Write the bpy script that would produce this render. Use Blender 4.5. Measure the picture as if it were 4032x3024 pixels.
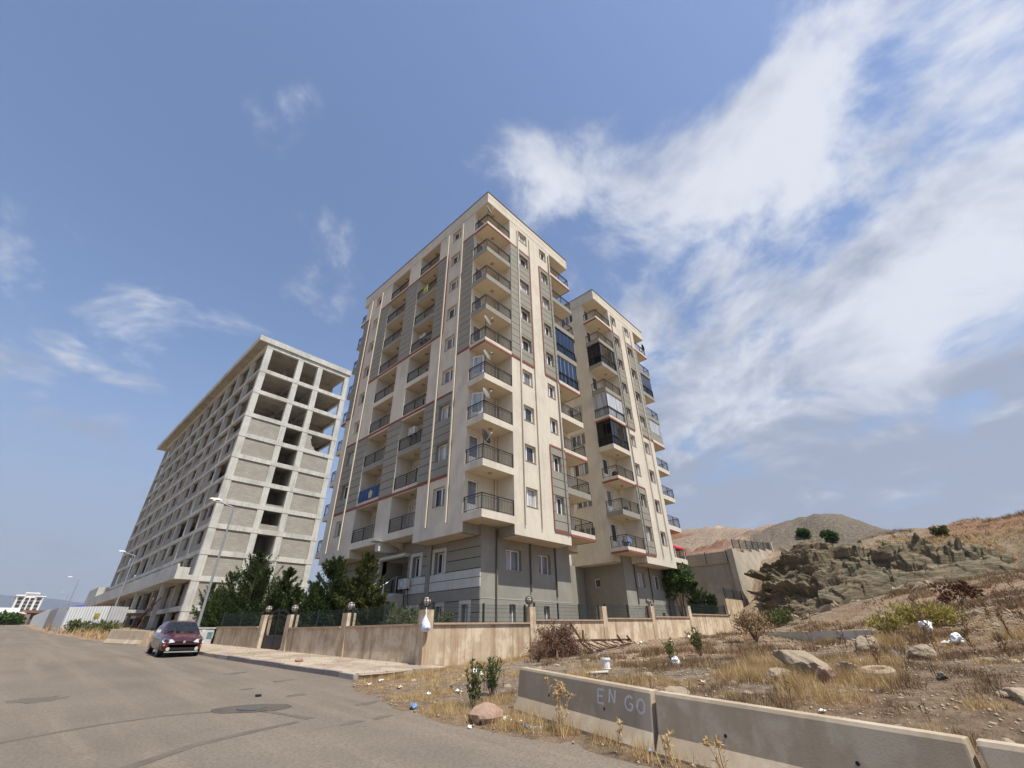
import bpy, bmesh, math, random
import numpy as np
from mathutils import Vector, Matrix, noise
R = math.radians
random.seed(7); rng = np.random.default_rng(11)
for o in list(bpy.data.objects): bpy.data.objects.remove(o)
S = bpy.context.scene; COL = S.collection
# ------------------------------------------------------------------ camera
CAMZ = 1.6; AZ = R(42.75); PIT = R(30.2); ROL = R(0.95); FPX = 1708.0
def cam_axes():
    cp, sp = math.cos(PIT), math.sin(PIT)
    f = Vector((math.cos(AZ)*cp, math.sin(AZ)*cp, sp)); rt = Vector((math.sin(AZ), -math.cos(AZ), 0)); dn = f.cross(rt)
    cr, sr = math.cos(ROL), math.sin(ROL)
    return cr*rt+sr*dn, -sr*rt+cr*dn, f
_r, _d, _f = cam_axes()
cd = bpy.data.cameras.new('camera'); co = bpy.data.objects.new('camera', cd); COL.objects.link(co)
m = Matrix.Identity(4)
for i in range(3):
    m[i][0] = _r[i]; m[i][1] = -_d[i]; m[i][2] = -_f[i]
m.translation = (0, 0, CAMZ); co.matrix_world = m
cd.sensor_width = 36; cd.lens = FPX/4032*36; cd.clip_start = .1; cd.clip_end = 60000
S.camera = co
def pix_dir(x, y):
    d = _r*((x-2016)/FPX)+_d*((y-1512)/FPX)+_f
    return d.normalized()
# ------------------------------------------------------------------ light
SUN_EL = R(61.0)
S.view_settings.view_transform = 'Standard'; S.view_settings.look = 'None'; S.view_settings.gamma = 1; S.view_settings.use_curve_mapping = False
S.view_settings.exposure = 0.36
sl = bpy.data.lights.new('sun', 'SUN'); sl.energy = 4.6; sl.angle = R(0.53); sl.color = (1.0, .95, .86)
so = bpy.data.objects.new('sun', sl); COL.objects.link(so)
sdir = Vector((-0.05, -1, math.tan(SUN_EL))).normalized()
so.rotation_euler = sdir.to_track_quat('Z', 'Y').to_euler(); so.location = (0, -30, 60)
W = bpy.data.worlds.new('World'); S.world = W; W.use_nodes = True
wn, wl = W.node_tree.nodes, W.node_tree.links; wn.clear()
def N(tree, t, **kw):
    n = tree.nodes.new(t)
    for k, v in kw.items():
        if k.startswith('i_'): n.inputs[k[2:].replace('_', ' ')].default_value = v
        else: setattr(n, k, v)
    return n
wt = W.node_tree
out = N(wt, 'ShaderNodeOutputWorld'); bg = N(wt, 'ShaderNodeBackground'); bg.inputs['Strength'].default_value = .112
wl.new(bg.outputs[0], out.inputs[0])
sky = N(wt, 'ShaderNodeTexSky', sky_type='NISHITA', sun_disc=False, sun_elevation=SUN_EL, sun_rotation=R(180), altitude=200, air_density=1.25, dust_density=.6, ozone_density=3.0)
def mth(t, op, a, b=None, clamp=False):
    n = t.nodes.new('ShaderNodeMath'); n.operation = op; n.use_clamp = clamp
    for i, v in enumerate((a, b)):
        if v is None: continue
        if isinstance(v, (int, float)): n.inputs[i].default_value = v
        else: t.links.new(v, n.inputs[i])
    return n.outputs[0]
def mrange(t, v, a, b, c=0.0, d=1.0, smooth=True):
    n = t.nodes.new('ShaderNodeMapRange'); n.interpolation_type = 'SMOOTHSTEP' if smooth else 'LINEAR'
    t.links.new(v, n.inputs['Value'])
    for k, x in zip(('From Min', 'From Max', 'To Min', 'To Max'), (a, b, c, d)): n.inputs[k].default_value = x
    return n.outputs['Result']
def mixc(t, fac, a, b, mode='MIX'):
    n = t.nodes.new('ShaderNodeMix'); n.data_type = 'RGBA'; n.blend_type = mode
    for s, v in ((n.inputs[0], fac), (n.inputs[6], a), (n.inputs[7], b)):
        if isinstance(v, (int, float)): s.default_value = v
        elif isinstance(v, (tuple, list)): s.default_value = (*v[:3], 1)
        else: t.links.new(v, s)
    return n.outputs[2]
def clouds():
    tc = N(wt, 'ShaderNodeTexCoord'); D = tc.outputs['Generated']
    sep = N(wt, 'ShaderNodeSeparateXYZ'); wl.new(D, sep.inputs[0])
    zc = mth(wt, 'ADD', mth(wt, 'MAXIMUM', sep.outputs[2], 0.0), .16)
    cb = N(wt, 'ShaderNodeCombineXYZ'); wl.new(mth(wt, 'DIVIDE', sep.outputs[0], zc), cb.inputs[0]); wl.new(mth(wt, 'DIVIDE', sep.outputs[1], zc), cb.inputs[1])
    P = cb.outputs[0]
    n1 = N(wt, 'ShaderNodeTexNoise'); n1.inputs['Scale'].default_value = 2.3; n1.inputs['Detail'].default_value = 13; n1.inputs['Roughness'].default_value = .60; n1.inputs['Distortion'].default_value = .35; wl.new(P, n1.inputs['Vector'])
    n2 = N(wt, 'ShaderNodeTexNoise'); n2.inputs['Scale'].default_value = .55; n2.inputs['Detail'].default_value = 4; wl.new(P, n2.inputs['Vector'])
    cover = mth(wt, 'MULTIPLY', mrange(wt, n2.outputs[0], .42, .7), .10)
    # cloud banks and wisps: (pixel x, pixel y, core angle, edge angle, weight)
    banks = [(2450, 900, 5, 20, .34), (3100, 1000, 9, 24, .40), (2850, 1450, 10, 24, .44), (3600, 1600, 11, 26, .46), (2950, 1980, 9, 22, .46), (3600, 1950, 9, 22, .44),
             (3850, 600, 7, 18, .30), (3600, 850, 7, 18, .34), (3450, 250, 2, 12, .22), (2050, 780, 3, 12, .30), (3950, 1150, 9, 20, .42), (2650, 450, 1, 10, .20),
             (1150, 560, .3, 8, .12), (1280, 1000, 1.5, 8, .34), (1240, 1150, 1.5, 7, .30), (1050, 1080, .5, 6, .2), (2210, 350, .2, 5, .20), (3200, 30, .4, 6, .20), (150, 1380, 4, 20, .22), (700, 1350, 2, 14, .14), (300, 1850, 8, 24, .12)]
    acc = cover
    for (x, y, a0, a1, w) in banks:
        d = pix_dir(x, y)
        vm = N(wt, 'ShaderNodeVectorMath', operation='DOT_PRODUCT'); wl.new(D, vm.inputs[0]); vm.inputs[1].default_value = d
        acc = mth(wt, 'MAXIMUM', acc, mrange(wt, vm.outputs['Value'], math.cos(R(a1)), math.cos(R(a0)), 0, w))
    dens = mrange(wt, mth(wt, 'ADD', n1.outputs[0], mth(wt, 'MULTIPLY', acc, .62)), .615, .80)
    # thin uniform haze veil towards the horizon
    veil = mrange(wt, sep.outputs[2], .0, .50, .90, 0.0)
    n3 = N(wt, 'ShaderNodeTexNoise'); n3.inputs['Scale'].default_value = 2.0; n3.inputs['Detail'].default_value = 11; n3.inputs['Roughness'].default_value = .6; n3.inputs['Distortion'].default_value = .4; wl.new(P, n3.inputs['Vector'])
    shade = mrange(wt, mth(wt, 'ADD', n3.outputs[0], mrange(wt, sep.outputs[2], .08, .55, -.24, .06)), .36, .66)
    ccol = mixc(wt, shade, (2.45, 2.8, 3.65), (5.5, 5.7, 6.2))
    tint = mixc(wt, 1.0, sky.outputs[0], (1.12, 1.06, 1.10), 'MULTIPLY')
    base = mixc(wt, veil, tint, (2.0, 2.22, 2.95))
    return mixc(wt, mth(wt, 'MULTIPLY', dens, .92), base, ccol)
wl.new(clouds(), bg.inputs['Color'])
S.render.engine = 'CYCLES'
S.cycles.max_bounces = 6; S.cycles.diffuse_bounces = 3; S.cycles.glossy_bounces = 2; S.cycles.transmission_bounces = 3; S.cycles.transparent_max_bounces = 8

# ------------------------------------------------------------------ materials
MATS = {}
def pm(name, base, rough=.85, var=.15, scale=1.5, bump=0.0, bscale=30.0, spec=.25, streak=0.0, streak_col=None, metal=0.0, blotch=None, bl_scale=.35, bl=(.5, .62), bdist=.02):
    if name in MATS: return MATS[name]
    mt = bpy.data.materials.new(name); mt.use_nodes = True; t = mt.node_tree; bs = t.nodes['Principled BSDF']
    geo = N(t, 'ShaderNodeNewGeometry'); P = geo.outputs['Position']
    n1 = N(t, 'ShaderNodeTexNoise'); n1.inputs['Scale'].default_value = scale; n1.inputs['Detail'].default_value = 8; n1.inputs['Roughness'].default_value = .65; t.links.new(P, n1.inputs['Vector'])
    lo = tuple(c*(1-var) for c in base); hi = tuple(min(1, c*(1+var)) for c in base)
    col = mixc(t, mrange(t, n1.outputs[0], .25, .75, smooth=False), lo, hi)
    if blotch:
        n2 = N(t, 'ShaderNodeTexNoise'); n2.inputs['Scale'].default_value = bl_scale; n2.inputs['Detail'].default_value = 9; n2.inputs['Roughness'].default_value = .6; t.links.new(P, n2.inputs['Vector'])
        col = mixc(t, mrange(t, n2.outputs[0], *bl), col, blotch)
    if streak:
        mp = N(t, 'ShaderNodeMapping'); mp.inputs['Scale'].default_value = (3.2, 3.2, .22); t.links.new(P, mp.inputs[0])
        n3 = N(t, 'ShaderNodeTexNoise'); n3.inputs['Scale'].default_value = 1.0; n3.inputs['Detail'].default_value = 6; n3.inputs['Roughness'].default_value = .7; t.links.new(mp.outputs[0], n3.inputs['Vector'])
        col = mixc(t, mth(t, 'MULTIPLY', mrange(t, n3.outputs[0], .46, .66), streak), col, streak_col or tuple(c*.45 for c in base))
    t.links.new(col, bs.inputs['Base Color'])
    bs.inputs['Roughness'].default_value = rough; bs.inputs['Specular IOR Level'].default_value = spec; bs.inputs['Metallic'].default_value = metal
    if bump:
        nb = N(t, 'ShaderNodeTexNoise'); nb.inputs['Scale'].default_value = bscale; nb.inputs['Detail'].default_value = 6; t.links.new(P, nb.inputs['Vector'])
        b = N(t, 'ShaderNodeBump'); b.inputs['Strength'].default_value = bump; b.inputs['Distance'].default_value = bdist; t.links.new(nb.outputs[0], b.inputs['Height']); t.links.new(b.outputs[0], bs.inputs['Normal'])
    MATS[name] = mt; return mt
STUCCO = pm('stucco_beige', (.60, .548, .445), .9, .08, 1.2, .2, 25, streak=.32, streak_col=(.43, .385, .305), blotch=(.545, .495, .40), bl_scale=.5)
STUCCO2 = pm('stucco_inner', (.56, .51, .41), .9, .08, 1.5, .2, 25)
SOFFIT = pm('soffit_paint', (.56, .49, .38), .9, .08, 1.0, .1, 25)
GRAYP = pm('cladding_gray', (.27, .258, .212), .85, .08, 1.6, .15, 30, streak=.25, streak_col=(.22, .208, .17))
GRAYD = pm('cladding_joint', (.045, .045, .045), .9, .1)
GRAYW = pm('render_gray', (.265, .253, .21), .9, .10, .9, .2, 25, streak=.35, streak_col=(.21, .197, .158), blotch=(.295, .283, .238), bl_scale=.7)
REDT = pm('trim_red', (.235, .085, .062), .85, .12, 3)
WHITEB = pm('band_white', (.56, .55, .50), .85, .10, 1.5, .1, 20, streak=.35, streak_col=(.42, .40, .36))
CREAM = pm('trim_cream', (.66, .585, .45), .85, .08, 2)
PVC = pm('pvc_white', (.74, .74, .72), .45, .04, 3, spec=.4)
IRON = pm('iron_dark', (.022, .02, .022), .45, .2, 5, spec=.5)
IRONB = pm('iron_brown', (.055, .03, .025), .6, .3, 6)
STEEL = pm('steel_bright', (.55, .55, .55), .5, .08, 4, metal=.9)
PIPE = pm('pipe_gray', (.10, .085, .075), .6, .1)
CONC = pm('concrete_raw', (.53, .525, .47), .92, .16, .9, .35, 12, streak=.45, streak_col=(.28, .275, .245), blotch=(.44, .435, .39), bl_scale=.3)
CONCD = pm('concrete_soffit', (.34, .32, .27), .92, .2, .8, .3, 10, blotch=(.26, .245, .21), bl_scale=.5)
BARC = pm('barrier_concrete', (.39, .31, .215), .9, .10, 2.2, .12, 60, streak=.35, streak_col=(.31, .24, .155), blotch=(.47, .39, .285), bl_scale=1.2)
RETC = pm('retaining_concrete', (.40, .345, .26), .92, .16, .8, .4, 10, streak=.45, streak_col=(.25, .21, .155), blotch=(.47, .41, .31), bl_scale=.4)
WALLR = pm('boundary_render', (.48, .375, .255), .93, .18, 2.4, .5, 22, streak=.75, streak_col=(.30, .195, .105), blotch=(.62, .51, .37), bl_scale=1.3, bl=(.46, .58))
COPE = pm('coping', (.38, .28, .195), .9, .2, 2.5, .3, 30)
KERB = pm('kerb_concrete', (.33, .29, .26), .92, .15, 2, .35, 25)
PAVE = pm('pavement_concrete', (.40, .325, .245), .93, .2, 1.4, .4, 18, blotch=(.30, .235, .17), bl_scale=.6)
SHEET = pm('sheet_white', (.62, .63, .60), .5, .06, 1.0, streak=.3, streak_col=(.5, .46, .40), spec=.4)
GREENM = pm('fence_green', (.014, .028, .026), .5, .1, 3, spec=.4)
RUST = pm('rust', (.085, .04, .027), .85, .3, 9, blotch=(.36, .28, .22), bl_scale=2.5, bl=(.55, .62))
ROCK = None
STONE = pm('stone_loose', (.29, .23, .16), .95, .25, 5, .6, 14)
STONEP = pm('stone_pink', (.32, .215, .155), .95, .2, 6, .6, 16)
WHITEP = pm('plastic_white', (.78, .78, .76), .45, .05, 5, spec=.4)
BLUEP = pm('plastic_blue', (.16, .26, .42), .5, .2, 12)
BLACKP = pm('plastic_black', (.02, .022, .022), .5, .2, 8)
DISHM = pm('dish_gray', (.20, .20, .19), .55, .1, 4)
DISHB = pm('dish_black', (.018, .018, .02), .5, .1, 4)
YELLOW = pm('board_yellow', (.62, .55, .10), .6, .05, 4)
NAVY = pm('banner_blue', (.03, .07, .17), .8, .15, 4)
REDC = pm('canvas_red', (.50, .035, .05), .8, .1, 4)
BARK = pm('bark', (.12, .085, .06), .95, .3, 8, .5, 20)
DRYB = pm('dry_twig', (.15, .095, .06), .95, .3, 8)
def glassm(name, col, rough=.04, spec=.5, tint=0.0):
    if name in MATS: return MATS[name]
    mt = bpy.data.materials.new(name); mt.use_nodes = True; t = mt.node_tree; b = t.nodes['Principled BSDF']
    geo = N(t, 'ShaderNodeNewGeometry'); mp = N(t, 'ShaderNodeMapping'); mp.inputs['Scale'].default_value = (9, 9, .6); t.links.new(geo.outputs['Position'], mp.inputs[0])
    n = N(t, 'ShaderNodeTexNoise'); n.inputs['Scale'].default_value = 1; n.inputs['Detail'].default_value = 2; t.links.new(mp.outputs[0], n.inputs['Vector'])
    t.links.new(mixc(t, mrange(t, n.outputs[0], .3, .7), tuple(c*.7 for c in col), tuple(c*1.25 for c in col)), b.inputs['Base Color'])
    b.inputs['Roughness'].default_value = rough; b.inputs['Specular IOR Level'].default_value = spec
    MATS[name] = mt; return mt
GL = [glassm('glass_dark', (.05, .052, .055)), glassm('glass_gray', (.17, .172, .172)), glassm('glass_curtain', (.40, .40, .39)), glassm('glass_brown', (.06, .045, .035))]
GLB = glassm('glass_blue', (.015, .026, .055), .03, .6)
GLK = glassm('glass_black', (.008, .008, .010), .03, .5)
GLW = glassm('glass_pale', (.42, .44, .46))
def clearglass():
    mt = bpy.data.materials.new('glass_clear'); mt.use_nodes = True; t = mt.node_tree; o = t.nodes['Material Output']; t.nodes.remove(t.nodes['Principled BSDF'])
    tr = N(t, 'ShaderNodeBsdfTransparent'); tr.inputs[0].default_value = (.62, .68, .74, 1); gl = N(t, 'ShaderNodeBsdfGlossy'); gl.inputs['Roughness'].default_value = .03
    fr = N(t, 'ShaderNodeFresnel'); mx = N(t, 'ShaderNodeMixShader')
    t.links.new(fr.outputs[0], mx.inputs[0]); t.links.new(tr.outputs[0], mx.inputs[1]); t.links.new(gl.outputs[0], mx.inputs[2]); t.links.new(mx.outputs[0], o.inputs[0]); return mt
GLC = clearglass()
def blockm(name, axis):
    mt = bpy.data.materials.new(name); mt.use_nodes = True; t = mt.node_tree; b = t.nodes['Principled BSDF']
    geo = N(t, 'ShaderNodeNewGeometry'); sp = N(t, 'ShaderNodeSeparateXYZ'); t.links.new(geo.outputs['Position'], sp.inputs[0])
    cb = N(t, 'ShaderNodeCombineXYZ'); t.links.new(sp.outputs[axis], cb.inputs[0]); t.links.new(sp.outputs[2], cb.inputs[1])
    br = N(t, 'ShaderNodeTexBrick'); br.inputs['Scale'].default_value = 1; br.inputs['Brick Width'].default_value = .6; br.inputs['Row Height'].default_value = .25; br.inputs['Mortar Size'].default_value = .014; br.inputs['Bias'].default_value = -.2
    br.inputs['Color1'].default_value = (.335, .315, .27, 1); br.inputs['Color2'].default_value = (.405, .38, .325, 1); br.inputs['Mortar'].default_value = (.23, .215, .185, 1); t.links.new(cb.outputs[0], br.inputs['Vector'])
    n = N(t, 'ShaderNodeTexNoise'); n.inputs['Scale'].default_value = .7; n.inputs['Detail'].default_value = 8; t.links.new(geo.outputs['Position'], n.inputs['Vector'])
    t.links.new(mixc(t, mrange(t, n.outputs[0], .35, .7, 0, .45), br.outputs[0], (.27, .245, .20)), b.inputs['Base Color'])
    b.inputs['Roughness'].default_value = .95; b.inputs['Specular IOR Level'].default_value = .1
    bp = N(t, 'ShaderNodeBump'); bp.inputs['Strength'].default_value = .5; bp.inputs['Distance'].default_value = .01; bp.invert = True; t.links.new(br.outputs['Fac'], bp.inputs['Height']); t.links.new(bp.outputs[0], b.inputs['Normal'])
    return mt
BLX = blockm('block_masonry_x', 0); BLY = blockm('block_masonry_y', 1)
def leafm(name, c1, c2, trans=.25):
    mt = bpy.data.materials.new(name); mt.use_nodes = True; t = mt.node_tree; b = t.nodes['Principled BSDF']; o = t.nodes['Material Output']
    geo = N(t, 'ShaderNodeNewGeometry'); n = N(t, 'ShaderNodeTexNoise'); n.inputs['Scale'].default_value = 3.5; n.inputs['Detail'].default_value = 5; t.links.new(geo.outputs['Position'], n.inputs['Vector'])
    col = mixc(t, mrange(t, n.outputs[0], .3, .7), c1, c2)
    t.links.new(col, b.inputs['Base Color']); b.inputs['Roughness'].default_value = .75; b.inputs['Specular IOR Level'].default_value = .2
    tl = N(t, 'ShaderNodeBsdfTranslucent'); t.links.new(col, tl.inputs[0]); mx = N(t, 'ShaderNodeMixShader'); mx.inputs[0].default_value = trans
    t.links.new(b.outputs[0], mx.inputs[1]); t.links.new(tl.outputs[0], mx.inputs[2]); t.links.new(mx.outputs[0], o.inputs[0]); return mt
CONIF = leafm('needles', (.020, .036, .010), (.066, .09, .022), .10)
CONIF2 = leafm('needles_warm', (.034, .046, .012), (.10, .105, .028), .10)
LEAFG = leafm('leaf_green', (.04, .085, .02), (.09, .14, .04))
LEAFW = leafm('weed_green', (.07, .095, .03), (.16, .16, .06))
LEAFY = leafm('bush_yellow', (.22, .19, .045), (.36, .30, .08))
DRYG = leafm('dry_grass', (.36, .235, .10), (.66, .49, .26), .25)
DRYW = leafm('dry_weed', (.17, .105, .055), (.30, .20, .11), .15)
DEADN = leafm('dead_needles', (.11, .06, .04), (.23, .135, .085), .15)
# ------------------------------------------------------------------ helpers
class MB:
    def __init__(s): s.v = []; s.f = []
    def quad(s, a, b, c, d):
        n = len(s.v); s.v += [tuple(a), tuple(b), tuple(c), tuple(d)]; s.f.append((n, n+1, n+2, n+3)); return s
    def box(s, x0, x1, y0, y1, z0, z1):
        n = len(s.v); s.v += [(x0, y0, z0), (x1, y0, z0), (x1, y1, z0), (x0, y1, z0), (x0, y0, z1), (x1, y0, z1), (x1, y1, z1), (x0, y1, z1)]
        s.f += [tuple(n+i for i in q) for q in ((0, 3, 2, 1), (4, 5, 6, 7), (0, 1, 5, 4), (1, 2, 6, 5), (2, 3, 7, 6), (3, 0, 4, 7))]; return s
    def prism(s, poly, z0, z1):
        n = len(s.v); k = len(poly); s.v += [(p[0], p[1], z0) for p in poly]+[(p[0], p[1], z1) for p in poly]
        s.f.append(tuple(n+i for i in reversed(range(k)))); s.f.append(tuple(n+k+i for i in range(k)))
        for i in range(k): j = (i+1) % k; s.f.append((n+i, n+j, n+k+j, n+k+i))
        return s
    def tube(s, p0, p1, r0, r1=None, k=6, cap=True):
        r1 = r0 if r1 is None else r1; p0 = Vector(p0); p1 = Vector(p1); d = (p1-p0)
        if d.length < 1e-6: return s
        d.normalize(); a = d.orthogonal().normalized(); b = d.cross(a); n = len(s.v)
        for p, r in ((p0, r0), (p1, r1)):
            for i in range(k):
                t = 2*math.pi*i/k; s.v.append(tuple(p+(a*math.cos(t)+b*math.sin(t))*r))
        for i in range(k): j = (i+1) % k; s.f.append((n+i, n+j, n+k+j, n+k+i))
        if cap: s.f.append(tuple(n+i for i in reversed(range(k)))); s.f.append(tuple(n+k+i for i in range(k)))
        return s
    def path(s, pts, r, k=6):
        for i in range(len(pts)-1):
            ra = r[i] if isinstance(r, (list, tuple)) else r; rb = r[i+1] if isinstance(r, (list, tuple)) else r
            s.tube(pts[i], pts[i+1], ra, rb, k)
        return s
    def lathe(s, prof, c=(0, 0, 0), k=12, axis=None):
        n = len(s.v); m3 = Matrix.Identity(3) if axis is None else Vector(axis).to_track_quat('Z', 'Y').to_matrix(); c = Vector(c)
        for r, z in prof:
            for i in range(k):
                t = 2*math.pi*i/k; s.v.append(tuple(c+m3 @ Vector((r*math.cos(t), r*math.sin(t), z))))
        for q in range(len(prof)-1):
            for i in range(k): j = (i+1) % k; s.f.append((n+q*k+i, n+q*k+j, n+(q+1)*k+j, n+(q+1)*k+i))
        return s
    def tri(s, a, b, c):
        n = len(s.v); s.v += [tuple(a), tuple(b), tuple(c)]; s.f.append((n, n+1, n+2)); return s
    def map(s, fn): s.v = [fn(*p) for p in s.v]; return s
    def mesh(s, name):
        me = bpy.data.meshes.new(name); me.from_pydata(s.v, [], s.f); me.update(); return me
    def build(s, name, mat, parent=None, smooth=False):
        me = s.mesh(name); o = bpy.data.objects.new(name, me); COL.objects.link(o)
        if mat: me.materials.append(mat)
        if smooth: me.polygons.foreach_set('use_smooth', [True]*len(me.polygons))
        par(o, parent); return o
def par(o, parent):
    if parent is not None:
        o.parent = parent; o.matrix_parent_inverse = WORLD.get(parent.name, Matrix.Identity(4)).inverted()
WORLD = {}   # world matrices of Empties and placed parts (children built in world coordinates)
def tag(o, label=None, cat=None, group=None, kind=None):
    for k, v in (('label', label), ('category', cat), ('group', group), ('kind', kind)):
        if v: o[k] = v
    return o
def thing(name, label, cat, loc=(0, 0, 0), group=None):
    o = bpy.data.objects.new(name, None); COL.objects.link(o); o.location = loc; o.empty_display_size = .3
    WORLD[o.name] = Matrix.Translation(loc); return tag(o, label, cat, group)
def local(name, me, mat, parent, M=None):
    """a mesh part given in the parent's own coordinates"""
    o = bpy.data.objects.new(name, me); COL.objects.link(o)
    if mat and not me.materials: me.materials.append(mat)
    o.parent = parent
    if M is not None: o.matrix_basis = M
    return o
def copy_tree(o, parent=None):
    c = o.copy(); COL.objects.link(c); c.parent = parent
    for ch in o.children: copy_tree(ch, c)
    return c
def npmesh(name, V, F, mat, smooth=False):
    """numpy verts (n,3), faces (m,k) with equal k"""
    me = bpy.data.meshes.new(name); V = np.asarray(V, np.float32); F = np.asarray(F, np.int32); k = F.shape[1]
    me.vertices.add(len(V)); me.vertices.foreach_set('co', V.ravel()); me.loops.add(F.size); me.loops.foreach_set('vertex_index', F.ravel())
    me.polygons.add(len(F)); me.polygons.foreach_set('loop_start', np.arange(0, F.size, k, dtype=np.int32))
    me.polygons.foreach_set('loop_total', np.full(len(F), k, np.int32))
    if smooth: me.polygons.foreach_set('use_smooth', np.ones(len(F), bool))
    me.update(calc_edges=True); me.validate()
    if mat: me.materials.append(mat)
    return me
def grid_faces(nu, nv):
    i = np.arange(nu-1)[:, None]; j = np.arange(nv-1)[None, :]; a = (i*nv+j)
    return np.stack([a, a+nv, a+nv+1, a+1], -1).reshape(-1, 4)
def link(name, me, parent=None):
    o = bpy.data.objects.new(name, me); COL.objects.link(o); par(o, parent); return o

# ------------------------------------------------------------------ ground heights
PA, PB, PC = .018925, .043123, -.33004
def plane(x, y):
    yy = np.minimum(y, 100)+np.clip(y-100, 0, 60)*.006-np.clip(y-170, 0, 1e9)*.02
    return PA*np.clip(x, -30, 20)+PB*yy+PC
HILL = [(51.11, 15.0, 3.9), (44.6, 14.82, 1.79), (42.71, 10.59, 2.5), (43.18, 8.48, 3.2), (36.91, 9.05, 1.85), (36.46, 6.31, 2.0), (29.72, 8.8, 1.4), (26.82, 6.06, 1.21), (24.77, 3.37, 1.33), (19.44, 4.71, 1.02), (20.75, 7.3, .97), (22.12, 9.31, 1.13),
 (50.6, 13.0, 7.5), (50.2, 11.4, 7.7), (49.8, 8.6, 7.85), (50.2, 5.8, 7.9), (51, 3.5, 8.1), (52.2, 1.2, 8.2), (51.6, -1.8, 7.2), (44.0, 6.16, 4.1), (45.2, 2.21, 4.8), (46.3, -1.35, 5.1), (47.87, -3.59, 6.0),
 (37.78, 4.12, 3.1), (36.99, .89, 3.4), (35.95, -1.82, 3.73), (64, .76, 10.34), (61.93, -2.99, 10.24), (61.66, -6.51, 10.46), (51.79, -4.62, 7.06), (60, -14, 11), (40, -14, 6), (22, -12, 2.8),
 (23.98, .99, 1.81), (21.98, -1.04, 1.99), (18, -.17, 1.32), (19.79, 2.86, 1.18), (16.95, 1.36, 1.0), (15, .05, .95), (12.46, 1.01, .62), (11.5, -.05, .6), (9.97, 3.3, .45), (9.74, 2.26, .42), (12.63, 3.09, .68), (13.16, 4.78, .72), (9.47, 1.0, .40), (10, -6, .4), (14, -8, 1.0),
 (56, 13.5, 8.3), (57, 6, 8.7), (58, 2, 9.2), (69.89, 17.29, 12.15), (82.38, 16.4, 16.9), (85.12, 12.3, 18.1), (85.48, 9.4, 17.6), (85.67, 7.52, 15.25), (83.91, 3.9, 13.42), (90, 10, 16), (84, -2, 12), (110.9, 45.8, 24.7), (128.1, 42.5, 25.57), (146.3, 33, 25.51), (84.3, 36.9, 16.25), (85.25, 28.84, 15.32), (91.77, 24.56, 15.53), (120, 80, 20), (130, 10, 20), (130, -30, 18), (90, 70, 14), (75, 100, 8), (60, 60, 7), (100, 130, 8), (70, 30, 10.5), (62, 25, 8.6), (64, 18.5, 9.5), (73.5, 12.3, 12.3), (73.5, 9.0, 11.7), (69, 10, 10.4), (79, 11, 16.0), (78, 6, 13.4)]
WB = [(12, .59), (15.3, .65), (18.4, .77), (23.6, 1.04), (30.4, 1.31), (36.6, 1.49), (45.5, 1.87)]
pts = HILL+[(x, 15.6, z) for x, z in WB]+[(x, 12.5, z*.98) for x, z in WB]
for y in (-60, -25, -10, -3, 0, 4, 8, 12, 18, 25, 33, 45, 60, 80, 100, 130, 170):
    for x in (-60, -25, -8, 0, 7.2): pts.append((x, y, float(plane(x, y))))
for y in (60, 90, 120, 150): pts += [(13, y, float(plane(13, y))), (30, y, float(plane(20, y)))]
for p in ((8.6, 6.2), (8.6, 9.5), (9.5, 12), (9.0, 36), (9.5, 45)): pts.append((*p, float(plane(*p))))
pts += [(10.2, 8.5, .33), (11, 11, .5), (14, 9, .75), (16, 11.5, .72)]
pts = np.array(pts)
def rbf_fit(P):
    d = np.hypot(P[:, None, 0]-P[None, :, 0], P[:, None, 1]-P[None, :, 1]); n = len(P)
    A = np.zeros((n+3, n+3)); A[:n, :n] = d-np.eye(n)*.15; A[:n, n] = 1; A[:n, n+1:n+3] = P[:, :2]; A[n, :n] = 1; A[n+1:n+3, :n] = P[:, :2].T
    return np.linalg.solve(A, np.r_[P[:, 2], 0, 0, 0])
RW = rbf_fit(pts)
def rbf(x, y):
    x = np.asarray(x, float); y = np.asarray(y, float); sh = x.shape; x = x.ravel(); y = y.ravel(); o = np.empty(len(x))
    for i in range(0, len(x), 20000):
        a, b = x[i:i+20000], y[i:i+20000]
        d = np.hypot(a[:, None]-pts[None, :, 0], b[:, None]-pts[None, :, 1]); o[i:i+20000] = d @ RW[:-3]+RW[-3]+RW[-2]*a+RW[-1]*b
    return o.reshape(sh)
def sstep(v, a, b): t = np.clip((v-a)/(b-a), 0, 1); return t*t*(3-2*t)
EDGE = np.array([(-80, 6.8), (-5, 6.9), (4.3, 7.1), (5.7, 7.5), (6.6, 7.1), (8.9, 6.8), (10.6, 7.2), (12.4, 7.7), (13.7, 8.0), (14.7, 8.6), (16.2, 8.6), (18.9, 8.34), (25.4, 7.84), (27.5, 7.8), (34.5, 7.5), (37, 7.0), (45, 6.0), (62, 4.4), (104, 3.6), (130, 3.6), (300, 3.6)])
def edge_x(y): return np.interp(y, EDGE[:, 0], EDGE[:, 1])
def wall_x(y): return 12-.11*(y-15.82)
_nz = rng.random((64, 64))
def vnoise(x, y, s):
    x = np.asarray(x)/s; y = np.asarray(y)/s; xi = np.floor(x).astype(int); yi = np.floor(y).astype(int); fx = x-xi; fy = y-yi; fx = fx*fx*(3-2*fx); fy = fy*fy*(3-2*fy)
    g = lambda i, j: _nz[i % 64, j % 64]
    return (g(xi, yi)*(1-fx)+g(xi+1, yi)*fx)*(1-fy)+(g(xi, yi+1)*(1-fx)+g(xi+1, yi+1)*fx)*fy
def fbm(x, y, s, o=4): return sum(vnoise(np.asarray(x)+17*i, np.asarray(y)+31*i, s/2**i)/2**i for i in range(o))/sum(1/2**i for i in range(o))
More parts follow.
